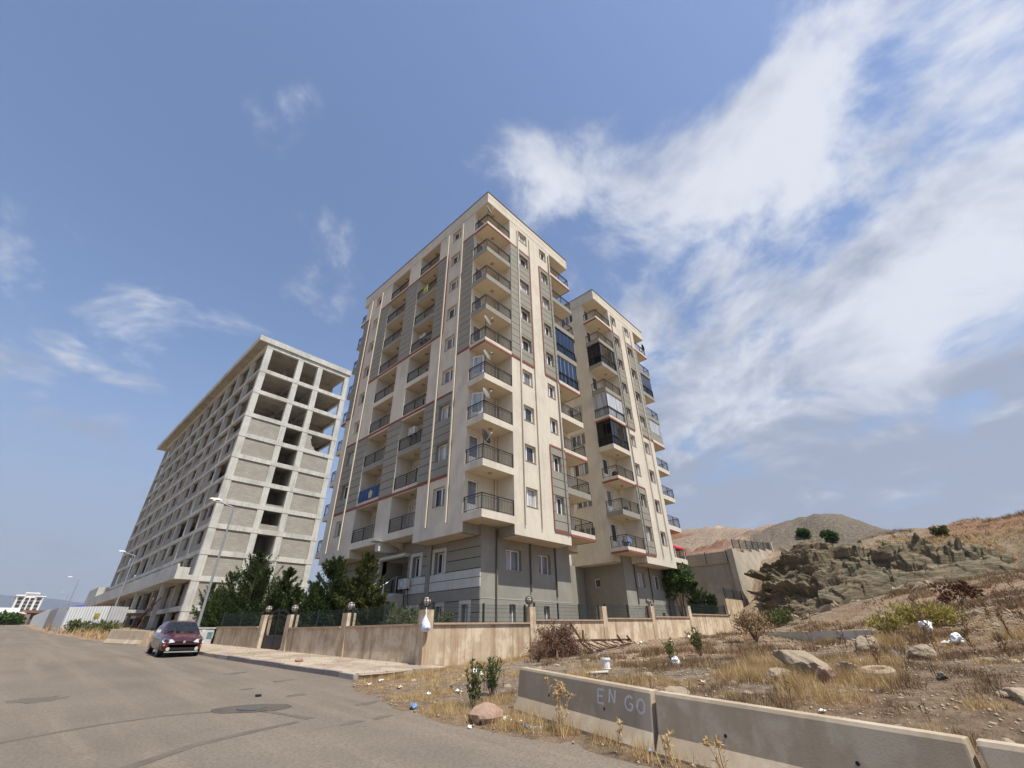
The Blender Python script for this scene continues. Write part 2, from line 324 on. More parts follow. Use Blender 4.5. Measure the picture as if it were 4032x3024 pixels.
def in_plot(x, y): return (x > wall_x(np.minimum(y, 36))+.1) & (x < 50.6) & (y > 15.9) & (y < 58)
def ground(x, y):
    x = np.asarray(x, float); y = np.asarray(y, float)
    z = rbf(x, y)
    plot = .75+np.clip((x-12)/38, 0, 1)*1.5+np.clip(y-20, 0, 40)*.012
    z = np.where(in_plot(x, y), plot, z)
    terr = (x >= 50.6) & (x < 60) & (y > 15.9) & (y < 58); z = np.where(terr, np.maximum(z, 7.6), z)
    roadz = plane(x, y); ex = edge_x(y); off = (x-ex)+(fbm(x, y, 1.3)-.5)*.7
    onroad = (off < 0) & (x > -11)
    z = np.where(onroad, roadz-.10*sstep(-off, .05, .45)+.02*(1-sstep(-off, 0, .2)), z)
    nearedge = np.exp(-np.clip(off, 0, 50)/1.2); z = np.where(~onroad & (y < 14) | (~onroad & (y > 36)), z*(1-nearedge)+(roadz+.03)*nearedge, z)
    pav = (x > ex-.05) & (x < wall_x(y)+.3) & (y > 14.5) & (y < 35.5); z = np.where(pav, roadz-.12, z)
    lot = (x > 8) & (y < 15.6) & (x < 60); amp = np.where(lot, .16, 0)*sstep(x, 8, 12)
    z = z+amp*(fbm(x, y, 1.6, 5)-.5)+np.where(x > 40, sstep(x, 40, 60), 0)*((fbm(x, y, 7, 6)-.5)*1.8+(np.abs(fbm(x, y, 2.4, 4)-.5)-.1)*.9)*np.where(in_plot(x, y) | terr, 0, 1)+np.where(x > 62, sstep(x, 62, 72), 0)*((np.abs(fbm(x, y, 9, 6)-.5)-.1)*np.where(y > 20, 5.5, 1.6)+(np.abs(fbm(x+50, y, 3, 4)-.5)-.1)*np.where(y > 20, 1.6, .5))
    z = z-1.1*sstep(x, 41.5, 44.5)*(1-sstep(x, 50.5, 52.5))*sstep(y, -5.5, -3)*(1-sstep(y, 13.6, 15))
    far = np.hypot(x-60, y-50); w = sstep(far, 170, 420); return z*(1-w)+w*(-6.0)
def gz(x, y): return float(ground(np.array([x]), np.array([y]))[0])
def axis_lines(a, b, step, lo, hi):
    c = list(np.arange(a, b+1e-6, step)); s = step; v = b
    while v < hi: s *= 1.045 if v < 150 else 1.25; v += s; c.append(v)
    s = step; v = a
    while v > lo: s *= 1.22; v -= s; c.insert(0, v)
    return np.array(c)
gx = axis_lines(4, 62, .36, -9000, 9000); gy = axis_lines(-6, 36, .36, -9000, 9000)
gx = np.unique(np.r_[gx, 50.58, 50.62]); gy = np.unique(np.r_[gy, 15.88, 15.92])
XX, YY = np.meshgrid(gx, gy, indexing='ij'); ZZ = ground(XX, YY)
def zone_color(x, y, z):
    n = fbm(x, y, 5, 5); n2 = fbm(x+40, y, 2.2, 4); n3 = fbm(x, y+90, 14, 4)
    c = lambda *a: np.array(a)[None, :]
    x, y, z, n, n2, n3 = [np.asarray(q).ravel() for q in (x, y, z, n, n2, n3)]
    col = np.repeat(c(.40, .285, .185), len(x), 0)
    def mix(col, w, k): w = w[:, None]; return col*(1-w)+np.array(k)[None, :]*w
    col = mix(col, sstep(n, .45, .62)*.8, (.34, .27, .20))
    col = mix(col, sstep(n2, .55, .72)*.55, (.34, .19, .12))
    col = mix(col, sstep(x, 34, 44)*sstep(-(y-15.5), 0, 1)*.75, (.30, .235, .155))
    col = mix(col, sstep(x, 52, 58)*sstep(-(y-2), 0, 4)*.8, (.30, .165, .095))            # red earth bank
    mound = sstep(x, 62, 70)*(1-sstep(y, 19, 24))*sstep(y, 0, 4); col = mix(col, mound*.9, (.165, .142, .112))
    farr = sstep(x, 70, 80)*sstep(y, 22, 28); col = mix(col, farr, (.22, .11, .07)); col = mix(col, farr*sstep(n3, .5, .6)*.8, (.29, .24, .18))
    col = mix(col, farr*sstep(x, 112, 128)*.9, (.44, .34, .20))
    col = mix(col, sstep(x*0+np.hypot(x-40, y-40), 160, 260), (.20, .19, .12))
    return np.c_[col, np.ones(len(x))]
def ground_mat():
    mt = bpy.data.materials.new('dry_soil'); mt.use_nodes = True; t = mt.node_tree; b = t.nodes['Principled BSDF']
    at = N(t, 'ShaderNodeVertexColor', layer_name='zone'); geo = N(t, 'ShaderNodeNewGeometry'); P = geo.outputs['Position']
    n1 = N(t, 'ShaderNodeTexNoise'); n1.inputs['Scale'].default_value = 3.0; n1.inputs['Detail'].default_value = 10; n1.inputs['Roughness'].default_value = .75; t.links.new(P, n1.inputs['Vector'])
    v = N(t, 'ShaderNodeTexVoronoi'); v.inputs['Scale'].default_value = 9; t.links.new(P, v.inputs['Vector'])
    k = mrange(t, n1.outputs[0], .28, .72, .34, 1.62, False)
    hs = N(t, 'ShaderNodeVectorMath', operation='SCALE'); t.links.new(at.outputs[0], hs.inputs[0]); t.links.new(k, hs.inputs['Scale'])
    peb = mth(t, 'MULTIPLY', mrange(t, v.outputs['Distance'], .12, .26, 1, 0), mrange(t, n1.outputs[0], .48, .6))
    t.links.new(mixc(t, mth(t, 'MULTIPLY', peb, .6), hs.outputs[0], (.46, .40, .32)), b.inputs['Base Color'])
    b.inputs['Roughness'].default_value = 1; b.inputs['Specular IOR Level'].default_value = .05
    n2 = N(t, 'ShaderNodeTexNoise'); n2.inputs['Scale'].default_value = 1.6; n2.inputs['Detail'].default_value = 12; n2.inputs['Roughness'].default_value = .8; t.links.new(P, n2.inputs['Vector'])
    bp = N(t, 'ShaderNodeBump'); bp.inputs['Strength'].default_value = 1.0; bp.inputs['Distance'].default_value = .35; t.links.new(n2.outputs[0], bp.inputs['Height']); t.links.new(bp.outputs[0], b.inputs['Normal'])
    return mt
GM = ground_mat()
def zoned(me, V):
    ca = me.color_attributes.new('zone', 'FLOAT_COLOR', 'POINT'); ca.data.foreach_set('color', zone_color(V[:, 0], V[:, 1], V[:, 2]).astype(np.float32).ravel())
V = np.stack([XX, YY, ZZ], -1).reshape(-1, 3); me = npmesh('ground', V, grid_faces(len(gx), len(gy)), GM, True); zoned(me, V)
tag(link('ground', me), kind='structure')
# ------------------------------------------------------------------ road
def asphalt():
    mt = bpy.data.materials.new('dusty_asphalt'); mt.use_nodes = True; t = mt.node_tree; b = t.nodes['Principled BSDF']
    geo = N(t, 'ShaderNodeNewGeometry'); P = geo.outputs['Position']
    n1 = N(t, 'ShaderNodeTexNoise'); n1.inputs['Scale'].default_value = .35; n1.inputs['Detail'].default_value = 8; t.links.new(P, n1.inputs['Vector'])
    n2 = N(t, 'ShaderNodeTexNoise'); n2.inputs['Scale'].default_value = 22; n2.inputs['Detail'].default_value = 4; t.links.new(P, n2.inputs['Vector'])
    mp = N(t, 'ShaderNodeMapping'); mp.inputs['Scale'].default_value = (1.4, .10, 1); mp.inputs['Rotation'].default_value = (0, 0, .08); t.links.new(P, mp.inputs[0])
    n3 = N(t, 'ShaderNodeTexNoise'); n3.inputs['Scale'].default_value = 1; n3.inputs['Detail'].default_value = 5; t.links.new(mp.outputs[0], n3.inputs['Vector'])
    mp2 = N(t, 'ShaderNodeMapping'); mp2.inputs['Scale'].default_value = (.5, 1.5, 1); t.links.new(P, mp2.inputs[0])
    n4 = N(t, 'ShaderNodeTexNoise'); n4.inputs['Scale'].default_value = 1; n4.inputs['Detail'].default_value = 6; t.links.new(mp2.outputs[0], n4.inputs['Vector'])
    c = mixc(t, mrange(t, n1.outputs[0], .28, .72), (.165, .138, .108), (.21, .175, .138))
    c = mixc(t, mrange(t, n3.outputs[0], .42, .70, 0, .75), c, (.25, .20, .152))
    c = mixc(t, mrange(t, n4.outputs[0], .66, .78, 0, .5), c, (.11, .094, .078))
    c = mixc(t, mrange(t, n2.outputs[0], .35, .7, 0, .55), c, (.10, .085, .068))
    t.links.new(c, b.inputs['Base Color']); b.inputs['Roughness'].default_value = .95; b.inputs['Specular IOR Level'].default_value = .15
    bp = N(t, 'ShaderNodeBump'); bp.inputs['Strength'].default_value = .5; bp.inputs['Distance'].default_value = .012; t.links.new(n2.outputs[0], bp.inputs['Height']); t.links.new(bp.outputs[0], b.inputs['Normal'])
    return mt
ASP = asphalt()
ry = np.r_[np.arange(-60, 40, .5), np.arange(40, 170, 2.0)]; ru = np.linspace(0, 1, 24)
RX = np.array([[-10.5+u*(edge_x(y)+.35+10.5) for u in ru] for y in ry]); RY = np.repeat(ry[:, None], len(ru), 1)
Vr = np.stack([RX, RY, plane(RX, RY)], -1).reshape(-1, 3); tag(link('road', npmesh('road', Vr, grid_faces(len(ry), len(ru)), ASP, True)), kind='structure')
# tar patches and sealed cracks lying on the road
TAR = pm('tar_patch', (.10, .085, .07), .9, .25, 3, .5, 40)
def patch(name, poly, mat, label, cat, dz=.006, group=None):
    mb = MB(); n = len(poly)
    V = [(x, y, float(plane(x, y))+dz) for x, y in poly]; mb.v = V+[(x, y, z-.02) for x, y, z in V]; mb.f = [tuple(range(n))]+[(i, i+n, (i+1) % n+n, (i+1) % n) for i in range(n)]
    return tag(mb.build(name, mat), label, cat, group)
def blob(cx, cy, rx, ry_, k=30, rot=0, jit=.22):
    o = []
    for i in range(k):
        a = 2*math.pi*i/k; r = 1+random.uniform(-jit, jit); u, v = rx*r*math.cos(a), ry_*r*math.sin(a); o.append((cx+u*math.cos(rot)-v*math.sin(rot), cy+u*math.sin(rot)+v*math.cos(rot)))
    return o
mh = thing('manhole_cover', 'round iron manhole cover set in a dark tar patch in the road', 'manhole', (4.75, 12.45, float(plane(4.75, 12.45))))
mb = MB(); P0 = blob(4.75, 12.45, .85, .5, 20, -.5, .06); V = [(x, y, float(plane(x, y))+.006) for x, y in P0]; mb.v = V; mb.f = [tuple(range(20))]; mb.build('surround', TAR, mh)
zc = float(plane(4.75, 12.45)); mb = MB().lathe([(0, .022), (.30, .022), (.31, .0)], (4.75, 12.45, zc), 20); mb.build('lid', pm('cast_iron', (.10, .092, .085), .7, .2, 12, .6, 40), mh)
def strip(pts2, w):
    L, Rr = [], []
    for i, p in enumerate(pts2):
        a = Vector(pts2[max(0, i-1)]); b = Vector(pts2[min(len(pts2)-1, i+1)]); d = (b-a).normalized(); nn = Vector((-d.y, d.x))*w*random.uniform(.6, 1.2)
        L.append(tuple(Vector(p)+nn)); Rr.append(tuple(Vector(p)-nn))
    return L+Rr[::-1]
TAR2 = pm('tar_strip', (.128, .107, .085), .9, .2, 3, .4, 40)
patch('tar_patch', blob(1.5, 17.2, .5, .5, 24, .2, .3), TAR2, 'small dark tar patch on the asphalt well away from the manhole', 'patch')
patch('tar_strip', strip([(4.9, 10.4), (4.0, 10.2), (3.0, 9.9), (2.0, 9.2), (1.0, 8.2), (.2, 7.2)], .10), TAR2, 'long dark sealed trench line running across the road from the manhole', 'patch')
patch('tar_strip', strip([(4.2, 12.6), (3.2, 12.9), (2.2, 12.8), (1.0, 12.4), (-.2, 11.6)], .07), TAR2, 'thinner sealed trench line beyond the longer one on the road', 'patch')
patch('tar_strip', strip([(4.8, 12.0), (5.0, 11.3), (5.2, 10.5)], .10), TAR2, 'short sealed line joining the manhole patch to the trench line', 'patch')
for (x, y, a, b) in ((6.6, 19.4, .35, .2), (6.2, 13.5, .3, .16), (6.9, 11.2, .35, .12), (5.6, 9.6, .25, .14), (7.0, 16.4, .35, .12), (5.6, 15.4, .22, .1), (6.3, 9.6, .22, .1)):
    patch('oil_stain', blob(x, y, a, b, 22, .3, .4), TAR2, 'small dark stain on the dusty asphalt near the kerb', 'stain', .005, 'dark stains on the road')
# ------------------------------------------------------------------ pavement and kerb
ys = np.arange(14.75, 35.3, .5)
pv = thing('pavement', None, None, (10, 15, .6)); tag(pv, kind='structure')
A = np.array([[(edge_x(y)+.16)*(1-u)+(wall_x(y)+.12)*u for u in np.linspace(0, 1, 10)] for y in ys]); Bq = np.repeat(ys[:, None], 10, 1)
Vp = np.stack([A, Bq, plane(A, Bq)+.13+(fbm(A, Bq, 1.1)-.5)*.03], -1).reshape(-1, 3)
link('slab', npmesh('pavement_slab', Vp, grid_faces(len(ys), 10), PAVE, True), pv)
KD = pm('kerb_dark', (.20, .17, .16), .92, .2, 3, .35, 25)
y = 15.0; i = 0
while y < 34.6:
    if True:
        a = Vector((float(edge_x(y)), y)); b = Vector((float(edge_x(y+.96)), y+.96)); d = (b-a).normalized(); nn = Vector((d.y, -d.x))
        q = [a, b, b+nn*.16, a+nn*.16]; z0 = float(plane(a.x, y)); z1 = float(plane(b.x, y+.96)); h = (.15 if not 25.0 < y < 27.4 else .135)+random.uniform(-.012, .01)
        mb = MB(); mb.prism([tuple(p) for p in q], 0, 1); mb.v = [(px, py, (z0+(z1-z0)*(py-y)/.96)+(h if pz else -.1)) for px, py, pz in mb.v]
        mb.build('kerb_stone', PAVE if 25.0 < y < 27.4 else KD if (15 < y < 24 or random.random() < .3) else KERB, pv)
    y += .98
for k in range(3):   # return kerb towards the wall corner
    x0 = 8.75+k*1.0; yy0 = 14.98-.13*k; z = float(plane(x0, yy0)); MB().prism([(x0, yy0), (x0+.98, yy0-.13), (x0+.98, yy0+.04), (x0, yy0+.17)], z-.1, z+.17).build('kerb_stone', PAVE, pv)
# ------------------------------------------------------------------ rock outcrop
def rock_mat():
    mt = bpy.data.materials.new('layered_rock'); mt.use_nodes = True; t = mt.node_tree; b = t.nodes['Principled BSDF']
    geo = N(t, 'ShaderNodeNewGeometry'); P = geo.outputs['Position']
    mp = N(t, 'ShaderNodeMapping'); mp.inputs['Scale'].default_value = (.35, .35, 2.2); mp.inputs['Rotation'].default_value = (.18, .1, 0); t.links.new(P, mp.inputs[0])
    n1 = N(t, 'ShaderNodeTexNoise'); n1.inputs['Scale'].default_value = 1.2; n1.inputs['Detail'].default_value = 12; n1.inputs['Roughness'].default_value = .7; n1.inputs['Distortion'].default_value = .6; t.links.new(mp.outputs[0], n1.inputs['Vector'])
    n2 = N(t, 'ShaderNodeTexNoise'); n2.inputs['Scale'].default_value = .45; n2.inputs['Detail'].default_value = 6; t.links.new(P, n2.inputs['Vector'])
    c = mixc(t, mrange(t, n1.outputs[0], .3, .7), (.12, .098, .062), (.27, .22, .148)); c = mixc(t, mrange(t, n2.outputs[0], .5, .68, 0, .6), c, (.165, .155, .105)); c = mixc(t, mrange(t, n2.outputs[0], .25, .4, .5, 0), c, (.24, .168, .105))
    t.links.new(c, b.inputs['Base Color']); b.inputs['Roughness'].default_value = 1; b.inputs['Specular IOR Level'].default_value = .05
    bp = N(t, 'ShaderNodeBump'); bp.inputs['Strength'].default_value = 1; bp.inputs['Distance'].default_value = .25; t.links.new(n1.outputs[0], bp.inputs['Height']); t.links.new(bp.outputs[0], b.inputs['Normal'])
    return mt
ROCKM = rock_mat()
RB = np.array([(50.7, 15.0, 2.6), (45.8, 13.2, 2.0), (42.8, 10.4, 2.2), (42.7, 8.4, 2.9), (43.0, 6.2, 3.7), (44.2, 3.5, 4.3), (44.9, 1.0, 4.6), (46.0, -1.5, 4.9), (47.8, -3.8, 5.6)])
RT = np.array([(51.7, 14.6, 7.4), (50.6, 13.0, 7.75), (49.6, 11.4, 8.0), (49.0, 8.6, 8.1), (49.4, 5.8, 8.15), (50.2, 3.5, 8.3), (51.3, 1.2, 8.3), (51, -1.8, 7.1), (50.2, -4.0, 6.4)])
nu, nv = 420, 150; uu = np.linspace(0, 1, nu); vv = np.linspace(0, 1, nv); kk = np.linspace(0, 1, len(RB))
pb = np.stack([np.interp(uu, kk, RB[:, i]) for i in range(3)], -1); pt = np.stack([np.interp(uu, kk, RT[:, i]) for i in range(3)], -1)
base = pb[:, None, :]*(1-vv[None, :, None])+pt[:, None, :]*vv[None, :, None]
tu = np.gradient(base, axis=0); tv = np.gradient(base, axis=1); nn = np.cross(tv, tu); nn /= np.linalg.norm(nn, axis=-1, keepdims=True)+1e-9
if nn[nu//2, nv//2, 0] > 0: nn = -nn
sst = lambda v, a, b: (lambda t: t*t*(3-2*t))(min(1, max(0, (v-a)/(b-a))))
out_ = np.zeros((nu, nv))
for i in range(nu):
    for j in range(nv):
        p = Vector(base[i, j]); e = min(vv[j]/.16, (1-vv[j])/.06, uu[i]/.05, (1-uu[i])/.10, 1.0)
        w = noise.noise(p*.22)*1.8+noise.noise(p*.9)*.45
        s = p.z*.85+p.y*.20+w; fr = s-math.floor(s); led = min(1, fr/.72) if fr < .72 else 1-(fr-.72)/.28
        s2 = p.z*3.1+p.y*.5+noise.noise(p*.6)*2.2; f2 = s2-math.floor(s2); l2 = min(1, f2/.8) if f2 < .8 else 1-(f2-.8)/.2
        q = Vector((p.x*.8, p.y*.62+p.z*.25, p.z*1.05))+noise.noise_vector(p*.8)*.35
        qa = Vector((p.x*.42, p.y*.40+p.z*.18, p.z*.85))+noise.noise_vector(p*.5)*.22; va, ca = noise.voronoi(qa); hA = noise.cell(ca[0]*9.7); tA = noise.cell_vector(ca[0]*5.3)
        qb = Vector((p.x*1.25, p.y*1.15+p.z*.5, p.z*2.3))+noise.noise_vector(p*1.3)*.2; vb, cB = noise.voronoi(qb); hB = noise.cell(cB[0]*9.7); tB = noise.cell_vector(cB[0]*5.3)
        facet = .95*hA+.75*(tA-Vector((.5, .5, .5))).dot(qa-ca[0])+.36*hB+.35*(tB-Vector((.5, .5, .5))).dot(qb-cB[0])
        d = facet+.32*led+.18*l2+.55*noise.fractal(p*.14, 1, 2, 3)+.07*noise.fractal(p*3.0, .9, 2, 3)-.25
        talus = sst(vv[j], .12, .45); d = d*(.35+.65*talus)
        out_[i, j] = -.75+(d+.72)*max(0, e)**.6
Pk = base+nn*out_[..., None]
tag(link('rock_outcrop', npmesh('rock_outcrop', Pk.reshape(-1, 3), grid_faces(nu, nv), ROCKM, False)), kind='structure')
# grey ledges on the far bank above the retaining wall
def boulder(name, c, s, seed, mat=STONE, sub=2, rough=.35, flat=1.0):
    bm = bmesh.new(); bmesh.ops.create_icosphere(bm, subdivisions=sub, radius=1.0); off = Vector((seed*3.7, seed*1.3, seed*.7))
    for v in bm.verts:
        p = v.co.copy(); d = 1+rough*noise.noise(p*1.3+off)+rough*.5*noise.noise(p*3.1+off)
        q = noise.voronoi(p*.9+off)[0]; v.co = Vector((p.x*s[0], p.y*s[1], p.z*s[2]*flat))*(d*.8+.35*min(.9, q[0]))
    me = bpy.data.meshes.new(name); bm.to_mesh(me); bm.free(); me.materials.append(mat)
    o = bpy.data.objects.new(name, me); COL.objects.link(o); o.location = c; return o
def angular(name, c, s, seed, mat=None, sub=3, planes=16, nz=.05):
    r_ = np.random.default_rng(seed); Pn = r_.normal(0, 1, (planes, 3)); Pn /= np.linalg.norm(Pn, axis=1, keepdims=True); Ph = r_.uniform(.62, 1.0, planes)
    bm = bmesh.new(); bmesh.ops.create_icosphere(bm, subdivisions=sub, radius=1.0)
    for v in bm.verts:
        d = np.array(v.co)/v.co.length; dt = Pn @ d; k = np.min(np.where(dt > .05, Ph/np.maximum(dt, .05), 9)); k = min(k, 1.25)*(1+nz*noise.noise(v.co*3.5+Vector((seed, 0, 0)))); v.co = Vector((d[0]*k*s[0], d[1]*k*s[1], d[2]*k*s[2]))
    me = bpy.data.meshes.new(name); bm.to_mesh(me); bm.free(); me.materials.append(mat or STONE); o = bpy.data.objects.new(name, me); COL.objects.link(o); o.location = c; return o
# ------------------------------------------------------------------ far mountain ridge
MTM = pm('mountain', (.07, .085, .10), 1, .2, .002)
mx = np.linspace(-2500, 6500, 160); prof = np.interp(mx, [-2500, -600, 0, 300, 900, 1500, 2500, 6500], [380, 470, 440, 400, 330, 310, 260, 150])+(fbm(mx, mx*0, 600, 5)-.5)*70
Vm = []; rows = 10
for r in range(rows):
    t = r/(rows-1); Vm.append(np.stack([mx, 5200+t*1500+(fbm(mx, mx*0+r*300, 500)-.5)*300, -60+(prof+60)*(t**.8)], -1))
Vm += [np.stack([mx, mx*0+9500, mx*0-60], -1)]
Vm = np.stack(Vm, 0); tag(link('mountain', npmesh('mountain', Vm.reshape(-1, 3), grid_faces(rows+1, len(mx)), MTM, True)), kind='structure')
# ------------------------------------------------------------------ apartment towers
XL, YF = 16.27, 17.44; NX, NY = 18.9, 19.0; EX0, EX1 = 24.35, 27.2; LY0, LY1 = 36.07, 36.95
Z0, ZS, ZR = 6.65, 33.2, 34.45; GXW, GYW, GXE = 17.61, 18.85, 25.9
def zk(k): return 7.62+2.9*(k-1)
def facade(mb, axis, c, u0, u1, v0, v1, holes=(), depth=.24, sgn=1, rev=None):
    P = (lambda u, v, d: (c+d*sgn, u, v)) if axis == 'x' else (lambda u, v, d: (u, c+d*sgn, v))
    us = sorted({u0, u1, *[h[0] for h in holes], *[h[1] for h in holes]}); vs = sorted({v0, v1, *[h[2] for h in holes], *[h[3] for h in holes]})
    for a, b in zip(us, us[1:]):
        run = None
        for p, q in zip(vs, vs[1:]):
            inh = any(h[0] < (a+b)/2 < h[1] and h[2] < (p+q)/2 < h[3] for h in holes)
            if inh:
                if run is not None: mb.quad(P(a, run, 0), P(b, run, 0), P(b, p, 0), P(a, p, 0)); run = None
            elif run is None: run = p
        if run is not None: mb.quad(P(a, run, 0), P(b, run, 0), P(b, v1, 0), P(a, v1, 0))
    for a, b, p, q in holes:
        if rev: mb_, mb = mb, rev(p)
        mb.quad(P(a, p, 0), P(b, p, 0), P(b, p, depth), P(a, p, depth)); mb.quad(P(a, q, 0), P(a, q, depth), P(b, q, depth), P(b, q, 0))
        mb.quad(P(a, p, 0), P(a, p, depth), P(a, q, depth), P(a, q, 0)); mb.quad(P(b, p, 0), P(b, q, 0), P(b, q, depth), P(b, p, depth))
        if rev: mb = mb_
_wc = {}
def win_meshes(w, h, split, door):
    key = (round(w, 2), round(h, 2), tuple(split), door)
    if key in _wc: return _wc[key]
    t = .085; fr = MB(); e = [-w/2]+[-w/2+w*s for s in split]+[w/2]
    fr.box(-w/2, w/2, 0, .07, 0, t); fr.box(-w/2, w/2, 0, .07, h-t, h)
    fr.box(-w/2, -w/2+t, 0, .07, t, h-t); fr.box(w/2-t, w/2, 0, .07, t, h-t)
    for x in e[1:-1]: fr.box(x-.05, x+.05, -.012, .06, t, h-t)
    zb = t
    if door: fr.box(-w/2+t, w/2-t, .01, .06, t, h*.33); zb = h*.33
    panes = []
    for a, b in zip(e, e[1:]): panes.append(MB().box(a+.055, b-.055, .035, .05, zb+.03, h-t-.03).mesh('pane'))
    sill = MB().box(-w/2+.004, w/2-.004, -.235, -.001, .002, .03).mesh('sill')
    _wc[key] = (fr.mesh('window_frame'), panes, sill); _wc[key][0].materials.append(PVC); sill.materials.append(COPE)
    return _wc[key]
_pc = {}
def tinted(me, mat):
    k = (me.name, mat.name)
    if k not in _pc: c = me.copy(); c.materials.clear(); c.materials.append(mat); _pc[k] = c
    return _pc[k]
ROT = {'-y': Matrix.Identity(4), '-x': Matrix.Rotation(-math.pi/2, 4, 'Z'), '+x': Matrix.Rotation(math.pi/2, 4, 'Z')}
def window(tower, pos, face, w, h, split=(.58,), tints=None, door=False, sill=True, name=None, ajar=False):
    fm, ps, sm = win_meshes(w, h, split, door); M = Matrix.Translation(pos) @ ROT[face]
    if ajar: M = M @ Matrix.Translation((-w/2, 0, 0)) @ Matrix.Rotation(R(-62), 4, 'Z') @ Matrix.Translation((w/2, 0, 0))
    o = bpy.data.objects.new(name or ('balcony_door' if door else 'window'), fm); COL.objects.link(o); o.parent = tower; o.matrix_parent_inverse = WORLD[tower.name].inverted(); o.matrix_basis = M
    for i, p in enumerate(ps):
        mt = (tints[i % len(tints)] if tints else random.choices(GL, (3, 4, 3, 1))[0]); local('pane', tinted(p, mt), None, o)
    if sill and not door: local('sill', sm, None, o)
    return o
def railing(tower, pts, z, T, h=.93, name='railing'):
    rl = MB(); bl = MB(); pts = [Vector(p) for p in pts]
    for i, (a, b) in enumerate(zip(pts, pts[1:])):
        d = (b-a); L = d.length; d.normalize(); n = Vector((-d.y, d.x))
        def bar(z0, z1, w):
            q = [a+n*w, b+n*w, b-n*w, a-n*w]; rl.prism([tuple(p) for p in q], z0, z1)
        bar(z+h-.05, z+h, .032); bar(z+h-.17, z+h-.145, .014); bar(z+.07, z+.10, .014)
        k = max(2, int(L/.125))
        for j in range(1, k):
            p = a+d*L*j/k; bl.box(p.x-.007, p.x+.007, p.y-.007, p.y+.007, z+.10, z+h-.165)
        m_ = max(1, round(L/1.5))
        for j in range(m_+1 if i == len(pts)-2 else m_):
            p = a+d*L*j/m_; rl.box(p.x-.026, p.x+.026, p.y-.026, p.y+.026, z, z+h-.04)
    o = rl.map(T).build(name, IRON, tower); tag(bl.map(T).build('balusters', IRON, o), kind='stuff'); return o
def glazing(tower, pts, z0, z1, T, pane, frame, n=4, rail=None, low=None, skip=()):
    fr = MB(); pts = [Vector(p) for p in pts]; panes = []
    for si, (a, b) in enumerate(zip(pts, pts[1:])):
        d = b-a; L = d.length; d.normalize(); nn = Vector((-d.y, d.x)); k = max(1, round(L/.62)) if n is None else max(1, round(L/n))
        bar = lambda p, q, za, zb, w: fr.prism([tuple(p+nn*w), tuple(q+nn*w), tuple(q-nn*w), tuple(p-nn*w)], za, zb)
        bar(a, b, z0, z0+.06, .03); bar(a, b, z1-.07, z1, .03)
        if low: bar(a, b, z0+low-.03, z0+low+.03, .025)
        for j in range(k+1):
            p = a+d*L*j/k; fr.box(p.x-.022, p.x+.022, p.y-.022, p.y+.022, z0+.06, z1-.07)
        for j in range(k):
            if (si, j) in skip: continue
            p, q = a+d*(L*j/k+.03), a+d*(L*(j+1)/k-.03)
            for za, zb in (((z0+.07, z0+low-.04), (z0+low+.04, z1-.08)) if low else ((z0+.07, z1-.08),)):
                panes.append(MB().prism([tuple(p+nn*.008), tuple(q+nn*.008), tuple(q-nn*.008), tuple(p-nn*.008)], za, zb))
    o = fr.map(T).build('glazed_balcony_frame', frame, tower)
    for p in panes: p.map(T).build('pane', pane, o)
    return o
def panels(tower, axis, c, u0, u1, v0, v1, holes, T, step=.58, mat=None, proud=.045):
    rows = max(1, round((v1-v0)/step)); hgt = (v1-v0)/rows; g = .022
    bk = MB(); segs_all = []
    for r in range(rows):
        a, b = v0+r*hgt, v0+(r+1)*hgt; cuts = [h for h in holes if h[2] < b-.02 and h[3] > a+.02 and h[0] < u1 and h[1] > u0]
        segs = [(u0, u1)]
        for h in cuts:
            ns = []
            for s in segs:
                if h[0]-.01 > s[0]: ns.append((s[0], min(s[1], h[0]-.01)))
                if h[1]+.01 < s[1]: ns.append((max(s[0], h[1]+.01), s[1]))
            segs = ns
        for s in segs:
            if s[1]-s[0] < .08: continue
            q = (c-proud, c-.002) if True else None
            mb = MB(); jz = random.uniform(0, .004)
            if axis == 'x': mb.box(c-proud-jz, c-.012, s[0], s[1], a+g, b-g); bk.box(c-.012, c-.003, s[0], s[1], a, b)
            else: mb.box(s[0], s[1], c-proud-jz, c-.012, a+g, b-g); bk.box(s[0], s[1], c-.012, c-.003, a, b)
            mb.map(T).build('panel', mat or GRAYP, tower)
        for h in cuts:      # strips of this course above and below a window
            for za, zb in ((a, h[2]), (h[3], b)):
                if zb-za < .07 or h[3]-h[2] > 3: continue
                p0, p1 = max(u0, h[0]-.01), min(u1, h[1]+.01); mb = MB(); z0_, z1_ = za+(g if za == a else 0), zb-(g if zb == b else 0)
                if axis == 'x': mb.box(c-proud, c-.012, p0, p1, z0_, z1_); bk.box(c-.012, c-.003, p0, p1, za, zb)
                else: mb.box(p0, p1, c-proud, c-.012, z0_, z1_); bk.box(p0, p1, c-.012, c-.003, za, zb)
                mb.map(T).build('panel', mat or GRAYP, tower)
    bk.map(T).build('panel_backing', GRAYD, tower)
